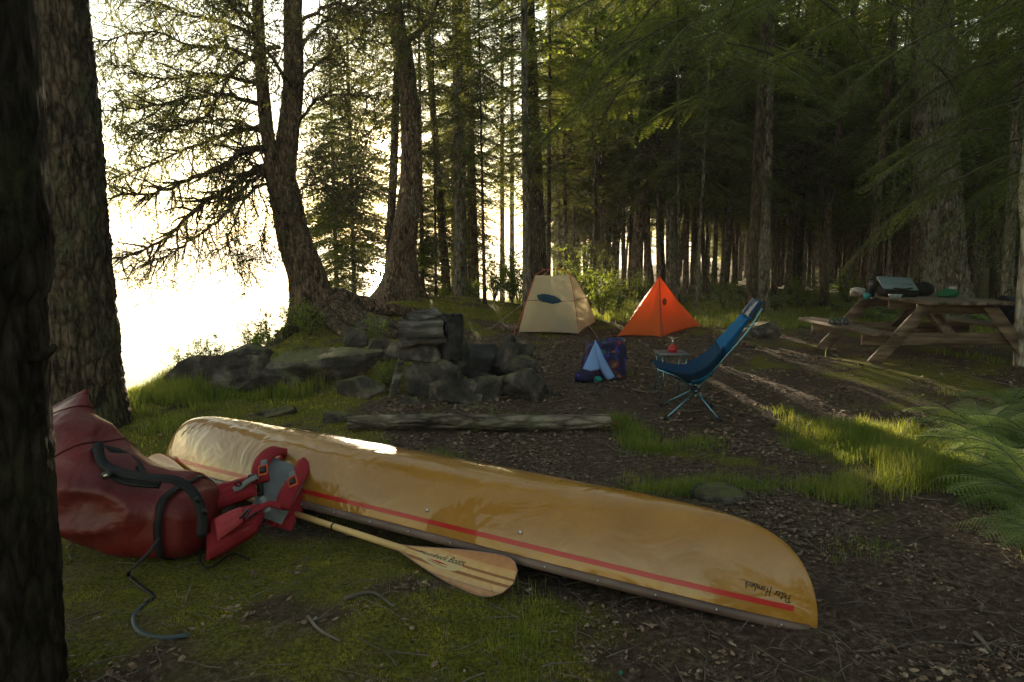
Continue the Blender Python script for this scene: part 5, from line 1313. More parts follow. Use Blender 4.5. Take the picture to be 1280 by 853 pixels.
for a in np.linspace(0, 2 * np.pi, n_, endpoint=False):
    row = []
    for t in np.linspace(0, 1, m_):
        # t: 0 bottom .. 1 top centre
        c_, s_ = math.cos(a), math.sin(a); sq = (abs(c_) ** 4 + abs(s_) ** 4) ** -.25
        if t < .62: z = Hh * (t / .62) ** .95; rr_ = 1 + .10 * (1 - t / .62)
        else: q = (t - .62) / .38; z = Hh + .045 * math.sin(q * math.pi / 2) - .03 * math.exp(-((q - 1) / .5) ** 2) ; rr_ = math.cos(q * math.pi / 2) ** .55 if q < 1 else 0
        fold = 1 + (.06 * math.sin(a * 9 + 2) + .05 * math.sin(a * 5)) * (1 - min(1, t / .62)) ** .7
        row.append(sb_ + np.array([c_ * sq * .215 * rr_ * fold + (.02 if z > .2 else 0), s_ * sq * .19 * rr_ * fold, z * (1 + .10 * c_ * (z > .25)) + .01 * float(noise(np.array([a * 3, t * 6, 4.])))]))
    G_.append(row)
mb = MB(); mb.add(np.array(G_), grid_faces(n_, m_)); 
i = np.arange(n_)[:, None] * 0
F = []
for j in range(m_ - 1): F.append([(n_ - 1) * m_ + j, j, j + 1, (n_ - 1) * m_ + j + 1])
mb.F.append(np.array(F)); mb.M.append(np.zeros(len(F)))
part('blanket', mb, PATT, stool)
Yb = sb_[1] - .22
pts = [pix(744, 428, Yb + .05), pix(747, 440, Yb - .01), pix(753, 455, Yb - .03), pix(764, 474, Yb - .05)]
P = spline(pts, 8); W0 = np.linspace(.02, .075, len(P)); G_ = []
for k, p in enumerate(P):
    w_ = np.interp(k / (len(P) - 1), [0, .25, .7, 1], [.006, .035, .05, .045]); row = []
    for v in np.linspace(-1, 1, 9): row.append(p + np.array([v * w_ - .0, .03 * v * v + .0, 0.02 * v]))
    G_.append(row)
part('lining', shell(np.array(G_), .02), LINB, stool)
# sloping left flap of lining from the peak down to the lower-left corner
a_ = pix(743, 429, Yb); b_ = pix(726, 466, Yb - .03); c_ = pix(752, 470, Yb - .04); G_ = []
for u in np.linspace(0, 1, 14): G_.append([L3(L3(a_, b_, u), L3(a_, c_, u * .8), v) + [0, -.03 * math.sin(math.pi * v) * u, 0] for v in np.linspace(0, 1, 10)])
part('lining', shell(np.array(G_), .015), LINB, stool)
c = pix(731, 470, Yb - .04); c[2] = Hs(c[0], c[1]) + .055; mb = rock_mb((.24, .16, .15), 61, 4, 3, .14); mb.V[0] += c; part('blanket_corner', mb, PATT, stool)
c = pix(746, 475, Yb - .06); c[2] = Hs(c[0], c[1]) + .03; mb = rock_mb((.12, .07, .07), 62, 3, 3, .12); mb.V[0] += c
part('hem', mb, cloth('teal_hem', (.02, .22, .20)), stool)

# ---------------------------------------------------------------- picnic table
PW = noisy('table_wood', [(.36, (.045, .030, .022)), (.5, (.11, .076, .055)), (.64, (.20, .15, .11))], 5, .75, .5, .006, stretch=(3, .25, 3), bscale=14)
PWX = noisy('table_wood_cross', [(.36, (.055, .034, .023)), (.5, (.13, .084, .056)), (.66, (.22, .16, .115))], 5, .75, .5, .006, stretch=(.35, 3, 3), bscale=14)
ptc = np.array([5.42, 9.0, 0]); ptc[2] = Hs(ptc[0], ptc[1]) + .0
pt = thing('picnic_table', 'heavy brown wooden picnic table with attached benches at the right', 'picnic table', ptc)
topz = pix(1155, 377, 8.1)[2] - ptc[2]; bz = pix(1108, 416, 8.0)[2] - ptc[2]
print('table', ptc, topz, bz)
LT = 2.0; hwid = .49
for k in range(6):
    mb = MB(); x = -hwid + (k + .5) * 2 * hwid / 6; mb.box(ptc + [x, rng.uniform(-.01, .01), topz - .02 + rng.uniform(-.002, .002)], (2 * hwid / 6 - .012, LT, .042), bev=.005); part('tabletop_plank', mb, PW, pt, smooth=False)
for s_ in (-1, 1):
    for k in range(2):
        mb = MB(); mb.box(ptc + [s_ * (.96 + k * .155), rng.uniform(-.01, .01), bz - .02], (.145, LT + .1, .042), bev=.005); part('bench_plank', mb, PW, pt, smooth=False)
for s_ in (-1, 1):
    y = s_ * (LT / 2 - .30)
    mb = MB(); mb.box(ptc + [0, y + .03, topz - .105], (2 * hwid - .04, .045, .125), bev=.004); part('top_beam', mb, PWX, pt, smooth=False)
    mb = MB(); mb.box(ptc + [0, y + .03, bz - .115], (2.24, .045, .145), bev=.004); part('bench_beam', mb, PWX, pt, smooth=False)
    for q in (-1, 1):
        p0 = ptc + [q * .36, y - .02, topz - .05]; p1 = ptc + [q * 1.0, y - .02, -.01]; p1[2] = Hs(p1[0], p1[1]) - .01
        d = p1 - p0; L = np.linalg.norm(d); d /= L; side = np.array([0, 1.0, 0]); nz_ = np.cross(d, side); Rm = np.stack([d, side, nz_], 1)
        mb = MB(); mb.box((p0 + p1) / 2, (L, .045, .15), Rm, bev=.004); part('leg', mb, PWX, pt, smooth=False)
    p0 = ptc + [0, y - s_ * .06, bz - .08]; p1 = ptc + [0, y - s_ * .62, topz - .06]; d = p1 - p0; L = np.linalg.norm(d); d /= L; side = np.array([1.0, 0, 0]); nz_ = np.cross(d, side)
    mb = MB(); mb.box((p0 + p1) / 2, (L, .12, .04), np.stack([d, side, nz_], 1), bev=.004); part('brace', mb, PW, pt, smooth=False)
mb = MB(); mb.box(ptc + [0, 0, topz - .105], (.9, .045, .10), bev=.004); part('top_beam', mb, PWX, pt, smooth=False)
TZ = ptc[2] + topz + .002; BZ = ptc[2] + bz + .002
def on_table(px, py):   # point on the tabletop plane under the pixel
    d = ray(px, py); return np.array([0, 0, CAMZ]) + d * ((TZ - CAMZ) / d[2])
def tt(px, Y): p = pix(px, 370, Y); return np.array([p[0], Y, TZ])
BLK = cloth('black_cloth', (.012, .012, .013), rough=.8); BG = cloth('cooler_blue_grey', (.13, .18, .20), rough=.6); WG = cloth('off_white_cloth', (.34, .32, .30)); GRN = cloth('green_cloth', (.015, .12, .05))
c = tt(1089, 9.0); b_ = thing('water_bottle', 'tall dark metal bottle standing on the picnic table', 'bottle', c)
mb = MB(); mb.tube([c, c + [0, 0, .20], c + [0, 0, .225]], [.037, .037, .024], 14); part('body', mb, noisy('bottle_dark', flat2((.03, .03, .035)), 20, .35, 0, metal=.5), b_)
mb = MB(); mb.tube([c + [0, 0, .222], c + [0, 0, .262]], [.027, .026], 14); part('cap', mb, RUB, b_)
c = tt(1121, 9.0); b_ = thing('cooler_bag', 'open soft cooler bag with a pale blue-grey lid on the picnic table', 'bag', c)
mb = MB(); mb.box(c + [.03, .05, .07], (.42, .30, .14), bev=.03); part('body', mb, BLK, b_, smooth=False)
sl = rotm(0, 0, R(32)); mb = MB(); mb.box(c + [-.02, -.02, .175], (.44, .30, .035), rotm(R(-6), R(-3)) @ rotm(0, 0, R(30)), bev=.014); lid = part('lid', mb, BG, b_, smooth=False)
mb = MB(); mb.tube(spline([c + [-.14, -.16, .12], c + [-.02, -.19, .11], c + [.10, -.16, .12]], 5), .010, 6); part('handle', mb, BLK, b_)
mb = MB(); mb.box(c + [.0, -.06, .165], (.30, .012, .012), rotm(R(-6), 0), bev=.004); part('zip', mb, BLK, lid)
c = tt(1119, 8.45); mb = MB()
pr = np.array([(0, .004), (.035, .0), (.06, .012), (.075, .05), (.08, .062), (.076, .062), (.07, .05), (.055, .016), (0, .01)]); a = np.linspace(0, 2 * np.pi, 25)[:-1]
mb.add(np.array([[c + [r0_ * math.cos(q), r0_ * math.sin(q), z_] for q in a] for r0_, z_ in pr]), grid_faces(len(pr), 24, True)); solo('bowl', mb, noisy('bowl_grey', flat2((.24, .27, .29)), 20, .4, 0), 'small pale grey bowl on the table in front of the cooler bag', 'bowl', loc=c)
c = tt(1152, 9.3); mb = rock_mb((.30, .24, .20), 71, 4, 3, .08); mb.V[0] += c + [0, 0, .085]; solo('stuff_sack', mb, BLK, 'black sack slumped on the table right of the cooler bag', 'sack', loc=c)
c = tt(1184, 8.9); mb = rock_mb((.28, .2, .12), 72, 4, 3, .12); mb.V[0] += c + [0, 0, .05]; solo('crumpled_cloth', mb, GRN, 'crumpled green cloth at the middle of the picnic table', 'cloth', loc=c)
c = tt(1190, 8.95); mb = rock_mb((.12, .08, .05), 73, 3, 3, .12); mb.V[0] += c + [0, 0, .115]; solo('crumpled_cloth', mb, WG, 'small white cloth on top of the crumpled green one', 'cloth', loc=c)
c = tt(1072, 9.25); mb = rock_mb((.20, .16, .13), 74, 4, 3, .16); mb.V[0] += c + [0, 0, .055]; solo('food_bag', mb, WG, 'crumpled off-white food bag at the left end of the table', 'bag', loc=c)
c = tt(1066, 8.9); c[0] += .02; mb = rock_mb((.11, .10, .08), 75, 3, 3, .14); mb.V[0] += c + [0, 0, .035]; solo('food_bag', mb, cloth('brown_bag', (.16, .10, .07)), 'little brown bag at the very left of the table', 'bag', loc=c)
c = tt(1083, 8.55); b_ = thing('mug', 'small teal mug between the food bag and the dark bottle', 'mug', c)
mb = MB(); mb.tube([c, c + [0, 0, .075]], .032, 14); part('body', mb, cloth('teal_mug', (.04, .20, .22), rough=.4), b_)
mb = MB(); mb.tube(spline([c + [.03, 0, .06], c + [.055, 0, .045], c + [.03, 0, .018]], 4), .005, 6); part('handle', mb, cloth('teal_mug', (.04, .20, .22), rough=.4), b_)
c = tt(1094, 8.35); mb = MB(); mb.tube([c, c + [0, 0, .03]], [.045, .048], 16); solo('tin', mb, RUB, 'shallow black tin in front of the dark bottle', 'tin', loc=c)
# on the benches
def bn(px, Y): p = pix(px, 400, Y); return np.array([p[0], Y, BZ])
for k, (dx, dy, rz) in enumerate(((-.03, 0, .3), (.12, .05, -.1))):
    c = bn(1046, 8.95) + [dx, dy, 0]; sh = thing('sandal', ('dark blue sandal at the far end of the left bench' if k == 0 else 'dark sandal with its straps up, right one of the two on the left bench'), 'sandal', c)
    Rz = rotm(rz, 0); n_ = 16; oc = np.array([[.045 * math.sin(a) * (1 + .2 * math.cos(a)), .13 * math.cos(a), 0] for a in np.linspace(0, 2 * np.pi, 25)[:-1]])
    mb = MB(); V_ = np.concatenate([(oc @ Rz.T) + c, (oc @ Rz.T) + c + [0, 0, .025], [c + [0, 0, .025]]]); j = np.arange(24); jn = (j + 1) % 24
    mb.add(V_, [np.stack([j, jn, jn + 24, j + 24], -1), np.stack([j + 24, jn + 24, np.full(24, 48)], -1)]); part('sole', mb, RUB, sh)
    mb = MB()
    for yy in (.05, -.05): mb.tube(spline([np.array([-.045, yy, .02]) @ Rz.T + c, np.array([0, yy, .075]) @ Rz.T + c, np.array([.045, yy, .02]) @ Rz.T + c], 5), .009, 6)
    part('straps', mb, cloth('strap_blue', (.03, .06, .10)), sh)
c = np.array([ptc[0] + 1.08, 8.9, BZ]); b_ = thing('backpack', 'black backpack standing on the far bench at the right', 'backpack', c)
mb = rock_mb((.34, .30, .44), 77, 4, 4, .06); mb.V[0] += c + [0, 0, .20]; part('body', mb, BLK, b_)
mb = rock_mb((.24, .12, .2), 78, 3, 3, .06); mb.V[0] += c + [-.02, -.17, .13]; part('pocket', mb, BLK, b_)
mb = MB(); mb.tube(spline([c + [-.05, .05, .40], c + [0, .03, .46], c + [.05, .05, .40]], 4), .008, 6); part('handle', mb, RUB, b_)

# ---------------------------------------------------------------- red dry bag
REDB, nt, bs, out = M_('red_vinyl')
_t = N_(nt, 'ShaderNodeTexCoord'); _n = N_(nt, 'ShaderNodeTexNoise', Scale=3, Detail=8, Roughness=.6); nt.links.new(_t.outputs['Object'], _n.inputs[0])
nt.links.new(ramp(nt, _n.outputs[0], [(.3, (.075, .005, .006)), (.7, (.16, .011, .010))]), bs.inputs['Base Color']); bs.inputs['Roughness'].default_value = .5; bs.inputs['Specular IOR Level'].default_value = .45
_w = N_(nt, 'ShaderNodeTexNoise', Scale=5.5, Detail=4, Roughness=.5, Distortion=1.4); nt.links.new(_t.outputs['Object'], _w.inputs[0])
_b = N_(nt, 'ShaderNodeBump', Strength=.55, Distance=.03); nt.links.new(_w.outputs[0], _b.inputs['Height'])
_b2 = N_(nt, 'ShaderNodeBump', Strength=.12, Distance=.002); nt.links.new(N_(nt, 'ShaderNodeTexNoise', Scale=140, Detail=3).outputs[0], _b2.inputs['Height']); nt.links.new(_b.outputs[0], _b2.inputs['Normal']); nt.links.new(_b2.outputs[0], bs.inputs['Normal'])
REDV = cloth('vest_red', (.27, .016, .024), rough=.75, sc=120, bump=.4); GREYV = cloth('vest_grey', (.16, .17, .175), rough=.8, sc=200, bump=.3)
WEB = cloth('black_webbing', (.010, .010, .011), rough=.55, sc=200, bump=.3); WEBG = cloth('grey_webbing', (.20, .20, .19), rough=.6)
YB = 3.35
bgc = at(165, 700); 
bag = thing('dry_bag', 'large red dry bag slumped against the tree trunk with black harness straps', 'bag', np.array([bgc[0], YB, Hs(bgc[0], YB)]))
# spine: from the right end of the lying body to the upright roll-top
spn = [pix(262, 652, YB - .05), pix(215, 645, YB), pix(160, 630, YB + .02), pix(115, 605, YB + .05), pix(92, 565, YB + .12), pix(84, 530, YB + .2), pix(80, 505, YB + .26)]
SP_ = spline(spn, 20); n_ = len(SP_); tt_ = np.linspace(0, 1, n_)
rw = np.interp(tt_, [0, .03, .12, .35, .55, .7, .85, 1], [.02, .13, .20, .225, .235, .20, .165, .145])      # in the plane of the picture
rd = np.interp(tt_, [0, .03, .12, .35, .55, .7, .85, 1], [.02, .15, .21, .24, .24, .18, .09, .015])
T, Nn, Bb = frames(SP_, up=[0, -1, 0]); m_ = 64; a = np.arange(m_) / m_ * 2 * np.pi
cs = np.sign(np.cos(a)) * np.abs(np.cos(a)) ** .75; sn = np.sign(np.sin(a)) * np.abs(np.sin(a)) ** .75
V_ = SP_[:, None, :] + Bb[:, None, :] * (rw[:, None] * cs)[..., None] + Nn[:, None, :] * (rd[:, None] * sn)[..., None]
nrm_ = V_ - SP_[:, None, :]; nrm_ /= np.linalg.norm(nrm_, axis=-1)[..., None] + 1e-9
wr_ = fbm(V_ * [3.2, 3.2, 5] + 3, 4); crease = 1 - np.abs(fbm(V_ * [1.9, 1.9, 3.6] + 9.1, 2)) * 6; crease2 = 1 - np.abs(fbm(V_ * [7, 7, 11] + 4.1, 2)) * 6
V_ = V_ + nrm_ * (.026 * wr_ + .030 * np.clip(crease, -.4, 1))[..., None] * np.clip(rd / .1, 0, 1)[:, None, None]
gz = H(V_[..., 0], V_[..., 1]) + .004; V_[..., 2] = np.where(V_[..., 2] < gz + .03, gz + .03 * np.exp((V_[..., 2] - gz - .03) / .05), V_[..., 2])
mb = MB(); V2 = V_.reshape(-1, 3); F = [grid_faces(n_, m_, True)]; c0 = len(V2); V2 = np.concatenate([V2, SP_[:1] + (SP_[0] - SP_[1]) * .2, SP_[-1:]]); j = np.arange(m_); jn = (j + 1) % m_
F.append(np.concatenate([np.stack([np.full(m_, c0), j, jn], -1), np.stack([np.full(m_, c0 + 1), (n_ - 1) * m_ + jn, (n_ - 1) * m_ + j], -1)])); mb.add(V2, F); part('body', mb, REDB, bag)
def on_bag(t, ang, off=.0):
    i = min(n_ - 2, int(t * (n_ - 1))); f = t * (n_ - 1) - i; k = ang / (2 * np.pi) * m_; k0 = int(math.floor(k)); g_ = k - k0
    r_0 = V_[i, k0 % m_] * (1 - g_) + V_[i, (k0 + 1) % m_] * g_; r_1 = V_[i + 1, k0 % m_] * (1 - g_) + V_[i + 1, (k0 + 1) % m_] * g_
    p = r_0 * (1 - f) + r_1 * f; c_ = SP_[i] * (1 - f) + SP_[i + 1] * f; d = p - c_; d /= np.linalg.norm(d) + 1e-9; return p + d * off
def strap(pts, w, th, mat, name, parent, up=None, k=6):
    P = spline(pts, k); mb = MB(); T, N1, B1 = frames(P, up); G_ = []
    for i in range(len(P)): G_.append([P[i] + B1[i] * w / 2 + N1[i] * th / 2, P[i] - B1[i] * w / 2 + N1[i] * th / 2, P[i] - B1[i] * w / 2 - N1[i] * th / 2, P[i] + B1[i] * w / 2 - N1[i] * th / 2])
    mb.add(np.array(G_), grid_faces(len(P), 4, True)); e = len(P) * 4; mb.F.append(np.array([[0, 1, 2, 3], [e - 1, e - 2, e - 3, e - 4]])); mb.M.append(np.zeros(2)); return part(name, mb, mat, parent, smooth=False)
# roll top
for q_ in (int(n_ * .10), int(n_ * .60), int(n_ * .86)):
    smb = MB(); rg = V_[q_] + nrm_[q_] * .001; smb.tube(np.concatenate([rg, rg[:2]]), .0045, 5, cap=False); part('seam', smb, cloth('bag_seam', (.07, .006, .006)), bag)
rt = MB(); e0, e1 = V_[-1, 0], V_[-1, m_ // 2]; rt.tube([L3(e0, e1, t) + [0, 0, .0] for t in np.linspace(-.02, 1.02, 12)], .014, 10, flat=1.2); part('roll_top', rt, REDB, bag)
strap([on_bag(t, a_, .012) for t, a_ in ((.10, 5.9), (.10, .3), (.10, .9), (.10, 1.5), (.10, 2.1), (.10, 2.7))], .045, .006, WEB, 'strap', bag, up=None)
# harness lying on top: a padded dark band and loops, from the upper left down to the right end
hp = [pix(122, 553, YB - .06), pix(128, 578, YB - .12), pix(150, 590, YB - .16), pix(185, 597, YB - .18), pix(218, 600, YB - .18), pix(240, 614, YB - .20), pix(252, 640, YB - .24), pix(252, 672, YB - .27)]
strap(hp, .046, .007, WEB, 'harness', bag, up=[0, -.5, .85])
hp = [pix(128, 560, YB + .02), pix(150, 566, YB + .02), pix(172, 580, YB - .02), pix(178, 594, YB - .10)]
strap(hp, .036, .007, WEB, 'harness', bag, up=[0, -.6, .8])
hp = [pix(118, 560, YB - .04), pix(135, 590, YB - .14), pix(160, 603, YB - .17), pix(200, 607, YB - .18)]
strap(hp, .030, .012, WEB, 'harness', bag, up=[0, -.5, .85])
c = pix(134, 594, YB - .19); mb = MB(); mb.box(c, (.05, .014, .035), rotm(0, .3), bev=.004); bk = part('buckle', mb, BLACKP, bag)
mb = MB(); mb.box(c + [0, -.010, 0], (.022, .006, .014), rotm(0, .3), bev=.002); part('clasp', mb, STEEL, bk)
for yy, xx in ((640, 256), (625, 247)):
    c = pix(xx, yy, YB - .26); mb = MB(); mb.box(c, (.03, .012, .024), rotm(0, -.9), bev=.003); part('buckle', mb, BLACKP, bag)
SB = cloth('strap_blue_grey_lit', (.045, .07, .085), rough=.5)
e = [pix(196, 675, YB - .33)]
pts = [pix(200, 672, 3.02), pix(185, 692, 2.98), pix(164, 712, 2.95)] 
gpts = [(162, 722), (178, 738), (192, 747), (181, 757)]
gpt2 = [(181, 757), (168, 772), (173, 790), (200, 799), (236, 797)]
strap(pts + [G(a_, b_, .008 + .006 * math.sin(i * 2.)) for i, (a_, b_) in enumerate(gpts)], .017, .0025, WEB, 'loose_strap', bag, up=[.1, -.45, .9], k=7)  # shaded upper part of the blue-grey strap, its shade put in as black
strap([G(a_, b_, .006 + .004 * math.sin(i * 2.)) for i, (a_, b_) in enumerate(gpt2)], .018, .0025, SB, 'loose_strap', bag, up=[.1, -.45, .9], k=7)  # lit end of the same strap, the light put into a paler colour
strap([G(262, 690, .05), G(250, 705, .03), G(262, 716, .02), G(290, 700, .03), G(312, 705, .02)], .010, .004, WEB, 'loose_strap', bag, up=[0, -.5, .8])
# ---------------------------------------------------------------- life vest
def pillow(c00, c10, c11, c01, th, n=14, m_=14, wr=.004, sd=0, rows=0):
    c00, c10, c11, c01 = [np.array(q, float) for q in (c00, c10, c11, c01)]
    nn = np.cross(c10 - c00, c01 - c00); nn /= np.linalg.norm(nn); U, V = np.meshgrid(np.linspace(0, 1, n), np.linspace(0, 1, m_), indexing='ij'); U = U[..., None]; V = V[..., None]
    P = (c00 * (1 - U) + c10 * U) * (1 - V) + (c01 * (1 - U) + c11 * U) * V
    k = (np.clip(1 - np.abs(2 * U - 1) ** 4, 0, 1) ** .5) * (np.clip(1 - np.abs(2 * V - 1) ** 4, 0, 1) ** .5)
    w_ = wr * fbm(P * 14 + sd, 3)[..., None]
    if rows: w_ = w_ - .006 * (np.abs(np.sin(V * np.pi * rows)) < .35)
    A = P + nn * (th / 2 * k + w_ * k); B = P - nn * (th / 2 * k); mb = MB(); F1 = grid_faces(n, m_); mb.add(np.concatenate([A.reshape(-1, 3), B.reshape(-1, 3)]), [np.concatenate([F1, F1[:, ::-1] + n * m_])]); return mb
YV = 3.62
vb = at(330, 690)
vest = thing('life_vest', 'red and grey paddling life vest propped on the canoe side, front panels flopped open', 'life vest', np.array([vb[0], vb[1], vb[2]]))
# grey inside back panel leaning on the hull
part('back_panel', pillow(pix(312, 640, YV - .14), pix(352, 656, YV - .18), pix(388, 590, YV + .08), pix(338, 570, YV + .12), .045, 22, 22, .010, 3), GREYV, vest)
part('back_panel', pillow(pix(332, 655, YV - .12), pix(364, 664, YV - .14), pix(396, 592, YV + .14), pix(348, 568, YV + .24), .06, 18, 18, .006, 5), REDV, vest, label='red outer back')
# shoulder straps
def shoulder(pp, w0, th):
    P = spline(pp, 6); mb = MB(); Wd = np.full(len(P), w0); mb.tube(P, Wd / 2, 12, flat=th / w0, up=[.1, -.6, .8]); return part('shoulder', mb, REDV, vest)
shoulder([pix(327, 603, YV - .10), pix(325, 585, YV - .04), pix(333, 570, YV + .06), pix(347, 563, YV + .14), pix(354, 568, YV + .20), pix(357, 582, YV + .22)], .088, .032)
shoulder([pix(352, 636, YV - .20), pix(362, 612, YV - .12), pix(374, 595, YV + .0), pix(383, 578, YV + .10), pix(392, 580, YV + .16), pix(388, 597, YV + .16)], .092, .032)
ORB = cloth('buckle_orange', (.55, .10, .03), rough=.4)
for pxx, pyy, dy, ry in ((329, 588, -.10, .25), (366, 602, -.13, .45)):
    c = pix(pxx, pyy, YV + dy - .03); bk = MB(); Rm = rotm(0, ry) @ rotm(0, 0, R(-35))
    for o_, s_ in (((0, 0, .024), (.052, .010, .006)), ((0, 0, -.024), (.052, .010, .010)), ((.023, 0, 0), (.006, .010, .052)), ((-.023, 0, 0), (.006, .010, .052))): bk.box(c + Rm @ np.array(o_), s_, Rm, bev=.002)
    fr_ = part('buckle', bk, ORB, vest); mb = MB(); mb.box(c + Rm @ np.array([0, -.002, 0]), (.034, .012, .026), Rm, bev=.003); part('clasp', mb, BLACKP, fr_)
    mb = MB(); mb.box(c + Rm @ np.array([.004, .004, .040]), (.036, .006, .038), Rm, bev=.002); part('web_tab', mb, GREYV, fr_)
c = pix(316, 596, YV - .1); mb = MB(); mb.tube([c + [-.02, 0, 0], c + [.03, 0, -.005]], [.015, .022], 10); part('side_buckle', mb, BLACKP, vest)
strap([pix(316, 597, YV - .1), pix(324, 604, YV - .1), pix(326, 620, YV - .12)], .035, .006, WEB, 'web_strap', vest, up=[0, -.7, .7])
# two front panels lying toward the dry bag
F1a = pillow(G(262, 664, .10), G(300, 626, .16), pix(262, 600, YV + .02), pix(238, 622, YV - .15), .09, 20, 24, .010, 7, rows=4)
fp = part('front_panel', pillow(pix(262, 640, YV - .22), pix(322, 618, YV - .16), pix(318, 596, YV - .06), pix(256, 612, YV - .12), .085, 26, 18, .010, 7, rows=3), REDV, vest, label='upper front panel')
fp2 = part('front_panel', pillow(pix(268, 690, YV - .42), pix(322, 655, YV - .34), pix(330, 630, YV - .20), pix(262, 652, YV - .26), .11, 26, 18, .010, 9, rows=0), REDV, vest, label='lower front panel')
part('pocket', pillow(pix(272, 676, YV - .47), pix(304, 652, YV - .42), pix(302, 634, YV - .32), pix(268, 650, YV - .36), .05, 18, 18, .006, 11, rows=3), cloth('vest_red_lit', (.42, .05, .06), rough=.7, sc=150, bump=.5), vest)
fp3 = part('side_panel', pillow(pix(258, 702, YV - .46), pix(320, 664, YV - .36), pix(332, 640, YV - .24), pix(258, 670, YV - .34), .10, 22, 16, .008, 12), REDV, vest)
part('side_panel', pillow(pix(338, 660, YV - .20), pix(378, 640, YV - .02), pix(394, 596, YV + .12), pix(362, 625, YV - .08), .03, 14, 14, .004, 14), REDV, vest)
strap([pix(322, 596, YV - .12), pix(310, 602, YV - .16), pix(300, 610, YV - .18), pix(292, 612, YV - .2)], .028, .010, WEBG, 'web_strap', vest, up=[0, -.7, .7])
strap([pix(352, 634, YV - .25), pix(338, 630, YV - .26), pix(324, 636, YV - .30), pix(306, 650, YV - .38)], .030, .010, REDV, 'web_strap', vest, up=[0, -.7, .7])
strap([pix(335, 640, YV - .30), pix(331, 628, YV - .24), pix(327, 622, YV - .22)], .03, .008, WEBG, 'web_strap', vest, up=[0, -.7, .7])
c = pix(299, 604, YV - .20); mb = MB(); mb.tube(np.array([c + np.array([math.cos(a) * .016, -.012, math.sin(a) * .013]) for a in np.linspace(0, 2 * np.pi, 17)]), .0045, 6, cap=False); part('ring', mb, BLACKP, vest)
mb = MB(); mb.tube(spline([pix(300, 648, YV - .46), pix(312, 636, YV - .38), pix(308, 648, YV - .45), pix(322, 640, YV - .38)], 5), .006, 6); part('cord', mb, BLACKP, vest)
# ---------------------------------------------------------------- ferns
def frond_quads(L, npairs, npin, r, droop=.5, simple=False):
    B = []; D = []; LN = []; NR = []
    def ax(t): return np.array([L * t * (1 - .18 * t * droop), 0, L * (.62 * t - (.35 + droop * .45) * t * t)])
    ts = np.linspace(.14, .985, npairs); P0 = np.array([ax(t) for t in np.linspace(0, 1, 10)])
    for t in ts:
        p = ax(t); tan = ax(min(1, t + .02)) - ax(t - .02); tan /= np.linalg.norm(tan)
        pl = L * .40 * (1 - t) ** .85 * min(1, .45 + (t - .1) * 2.5) + .012
        for s_ in (-1, 1):
            d = tan * .42 + np.array([0, s_ * .9, 0]) + [0, 0, -.10 + r.normal(0, .03)]; d /= np.linalg.norm(d)
            up_ = np.cross(d, tan) * s_; up_ /= np.linalg.norm(up_) + 1e-9; up_ *= np.sign(up_[2] + 1e-9)
            if simple:
                B.append(p[None]); D.append(d[None]); LN.append([pl]); NR.append(up_[None]); continue
            k = (np.arange(npin) + .5) / npin; q = p + d * pl * k[:, None] + np.array([0, 0, -.22]) * pl * (k[:, None] ** 2)
            side_ = np.cross(up_, d)
            for s2 in (-1, 1):
                dd = d * .5 + side_ * s2 * .85 + np.array([0, 0, -.12]); dd = dd / np.linalg.norm(dd)
                B.append(q); D.append(np.repeat(dd[None], npin, 0)); LN.append((.0165 * (1 - k) ** .6) * min(1.2, pl / .25) + .004); NR.append(np.repeat(up_[None], npin, 0))
            B.append(q[-1:]); D.append(d[None]); LN.append([.02]); NR.append(up_[None])
    B = np.concatenate(B); D = np.concatenate(D); LN = np.concatenate([np.atleast_1d(l) for l in LN]); NR = np.concatenate(NR)
    NR = NR - D * (NR * D).sum(1)[:, None]; NR /= np.linalg.norm(NR, axis=1)[:, None] + 1e-9
    return quads_from(B, D, NR, LN, LN * (.22 if simple else .50)), P0
fr2 = np.random.default_rng(4)
def frond_mesh(L, a, b, simple=False, droop=.5):
    q, P0 = frond_quads(L, a, b, fr2, droop, simple); mb = MB(); mb.add(q, qf(len(q) // 4)); mb.tube(P0, np.linspace(.005, .0015, 10), 4, 1, cap=False); return mb.mesh('frond', [FERNM, TWIG])
FR_N = [frond_mesh(.78, 22, 20, droop=d) for d in (.3, .55, .8)]
def fern_near(label, x, y, n, sc, seed, bias=None):
    r = np.random.default_rng(seed); b = np.array([x, y, Hs(x, y) - .01]); t = thing('fern', label, 'fern', b, 'ferns at the right edge')
    for k in range(n):
        o = link(bpy.data.objects.new('frond', FR_N[r.integers(3)])); o.parent = t; yaw = (k / n * 6.283 + r.uniform(-.3, .3)) if bias is None else r.normal(bias, 1.0)
        o.rotation_mode = 'XYZ'; o.rotation_euler = (r.uniform(-.2, .2), -r.uniform(-.15, .35), yaw); s_ = sc * r.uniform(.75, 1.15); o.scale = (s_,) * 3
for lb, px, Y, n, sc, sd, bi in [('fern at the right edge just below the birch, largest and topmost', 1228, 5.6, 13, 1.05, 1, None), ('fern below the topmost one, reaching far over the bright grass', 1255, 4.95, 13, 1.05, 2, None),
                         ('fern leaving the picture at the right, beside the largest fern', 1300, 5.2, 13, 1.1, 3, math.pi), ('drooping fern low at the right edge beneath the others', 1305, 4.0, 11, .9, 4, math.pi),
                         ('small fern at the lower right edge above the dark leaf litter', 1325, 3.45, 9, .65, 5, math.pi), ('fern between the birch foot and the picnic table leg', 1262, 6.4, 11, .9, 6, None),
                         ('fern at the right edge halfway between the top and low ferns', 1290, 4.5, 12, .95, 7, math.pi)]:
    p = gp(px, Y); fern_near(lb, p[0], p[1], n, sc, sd, bi)
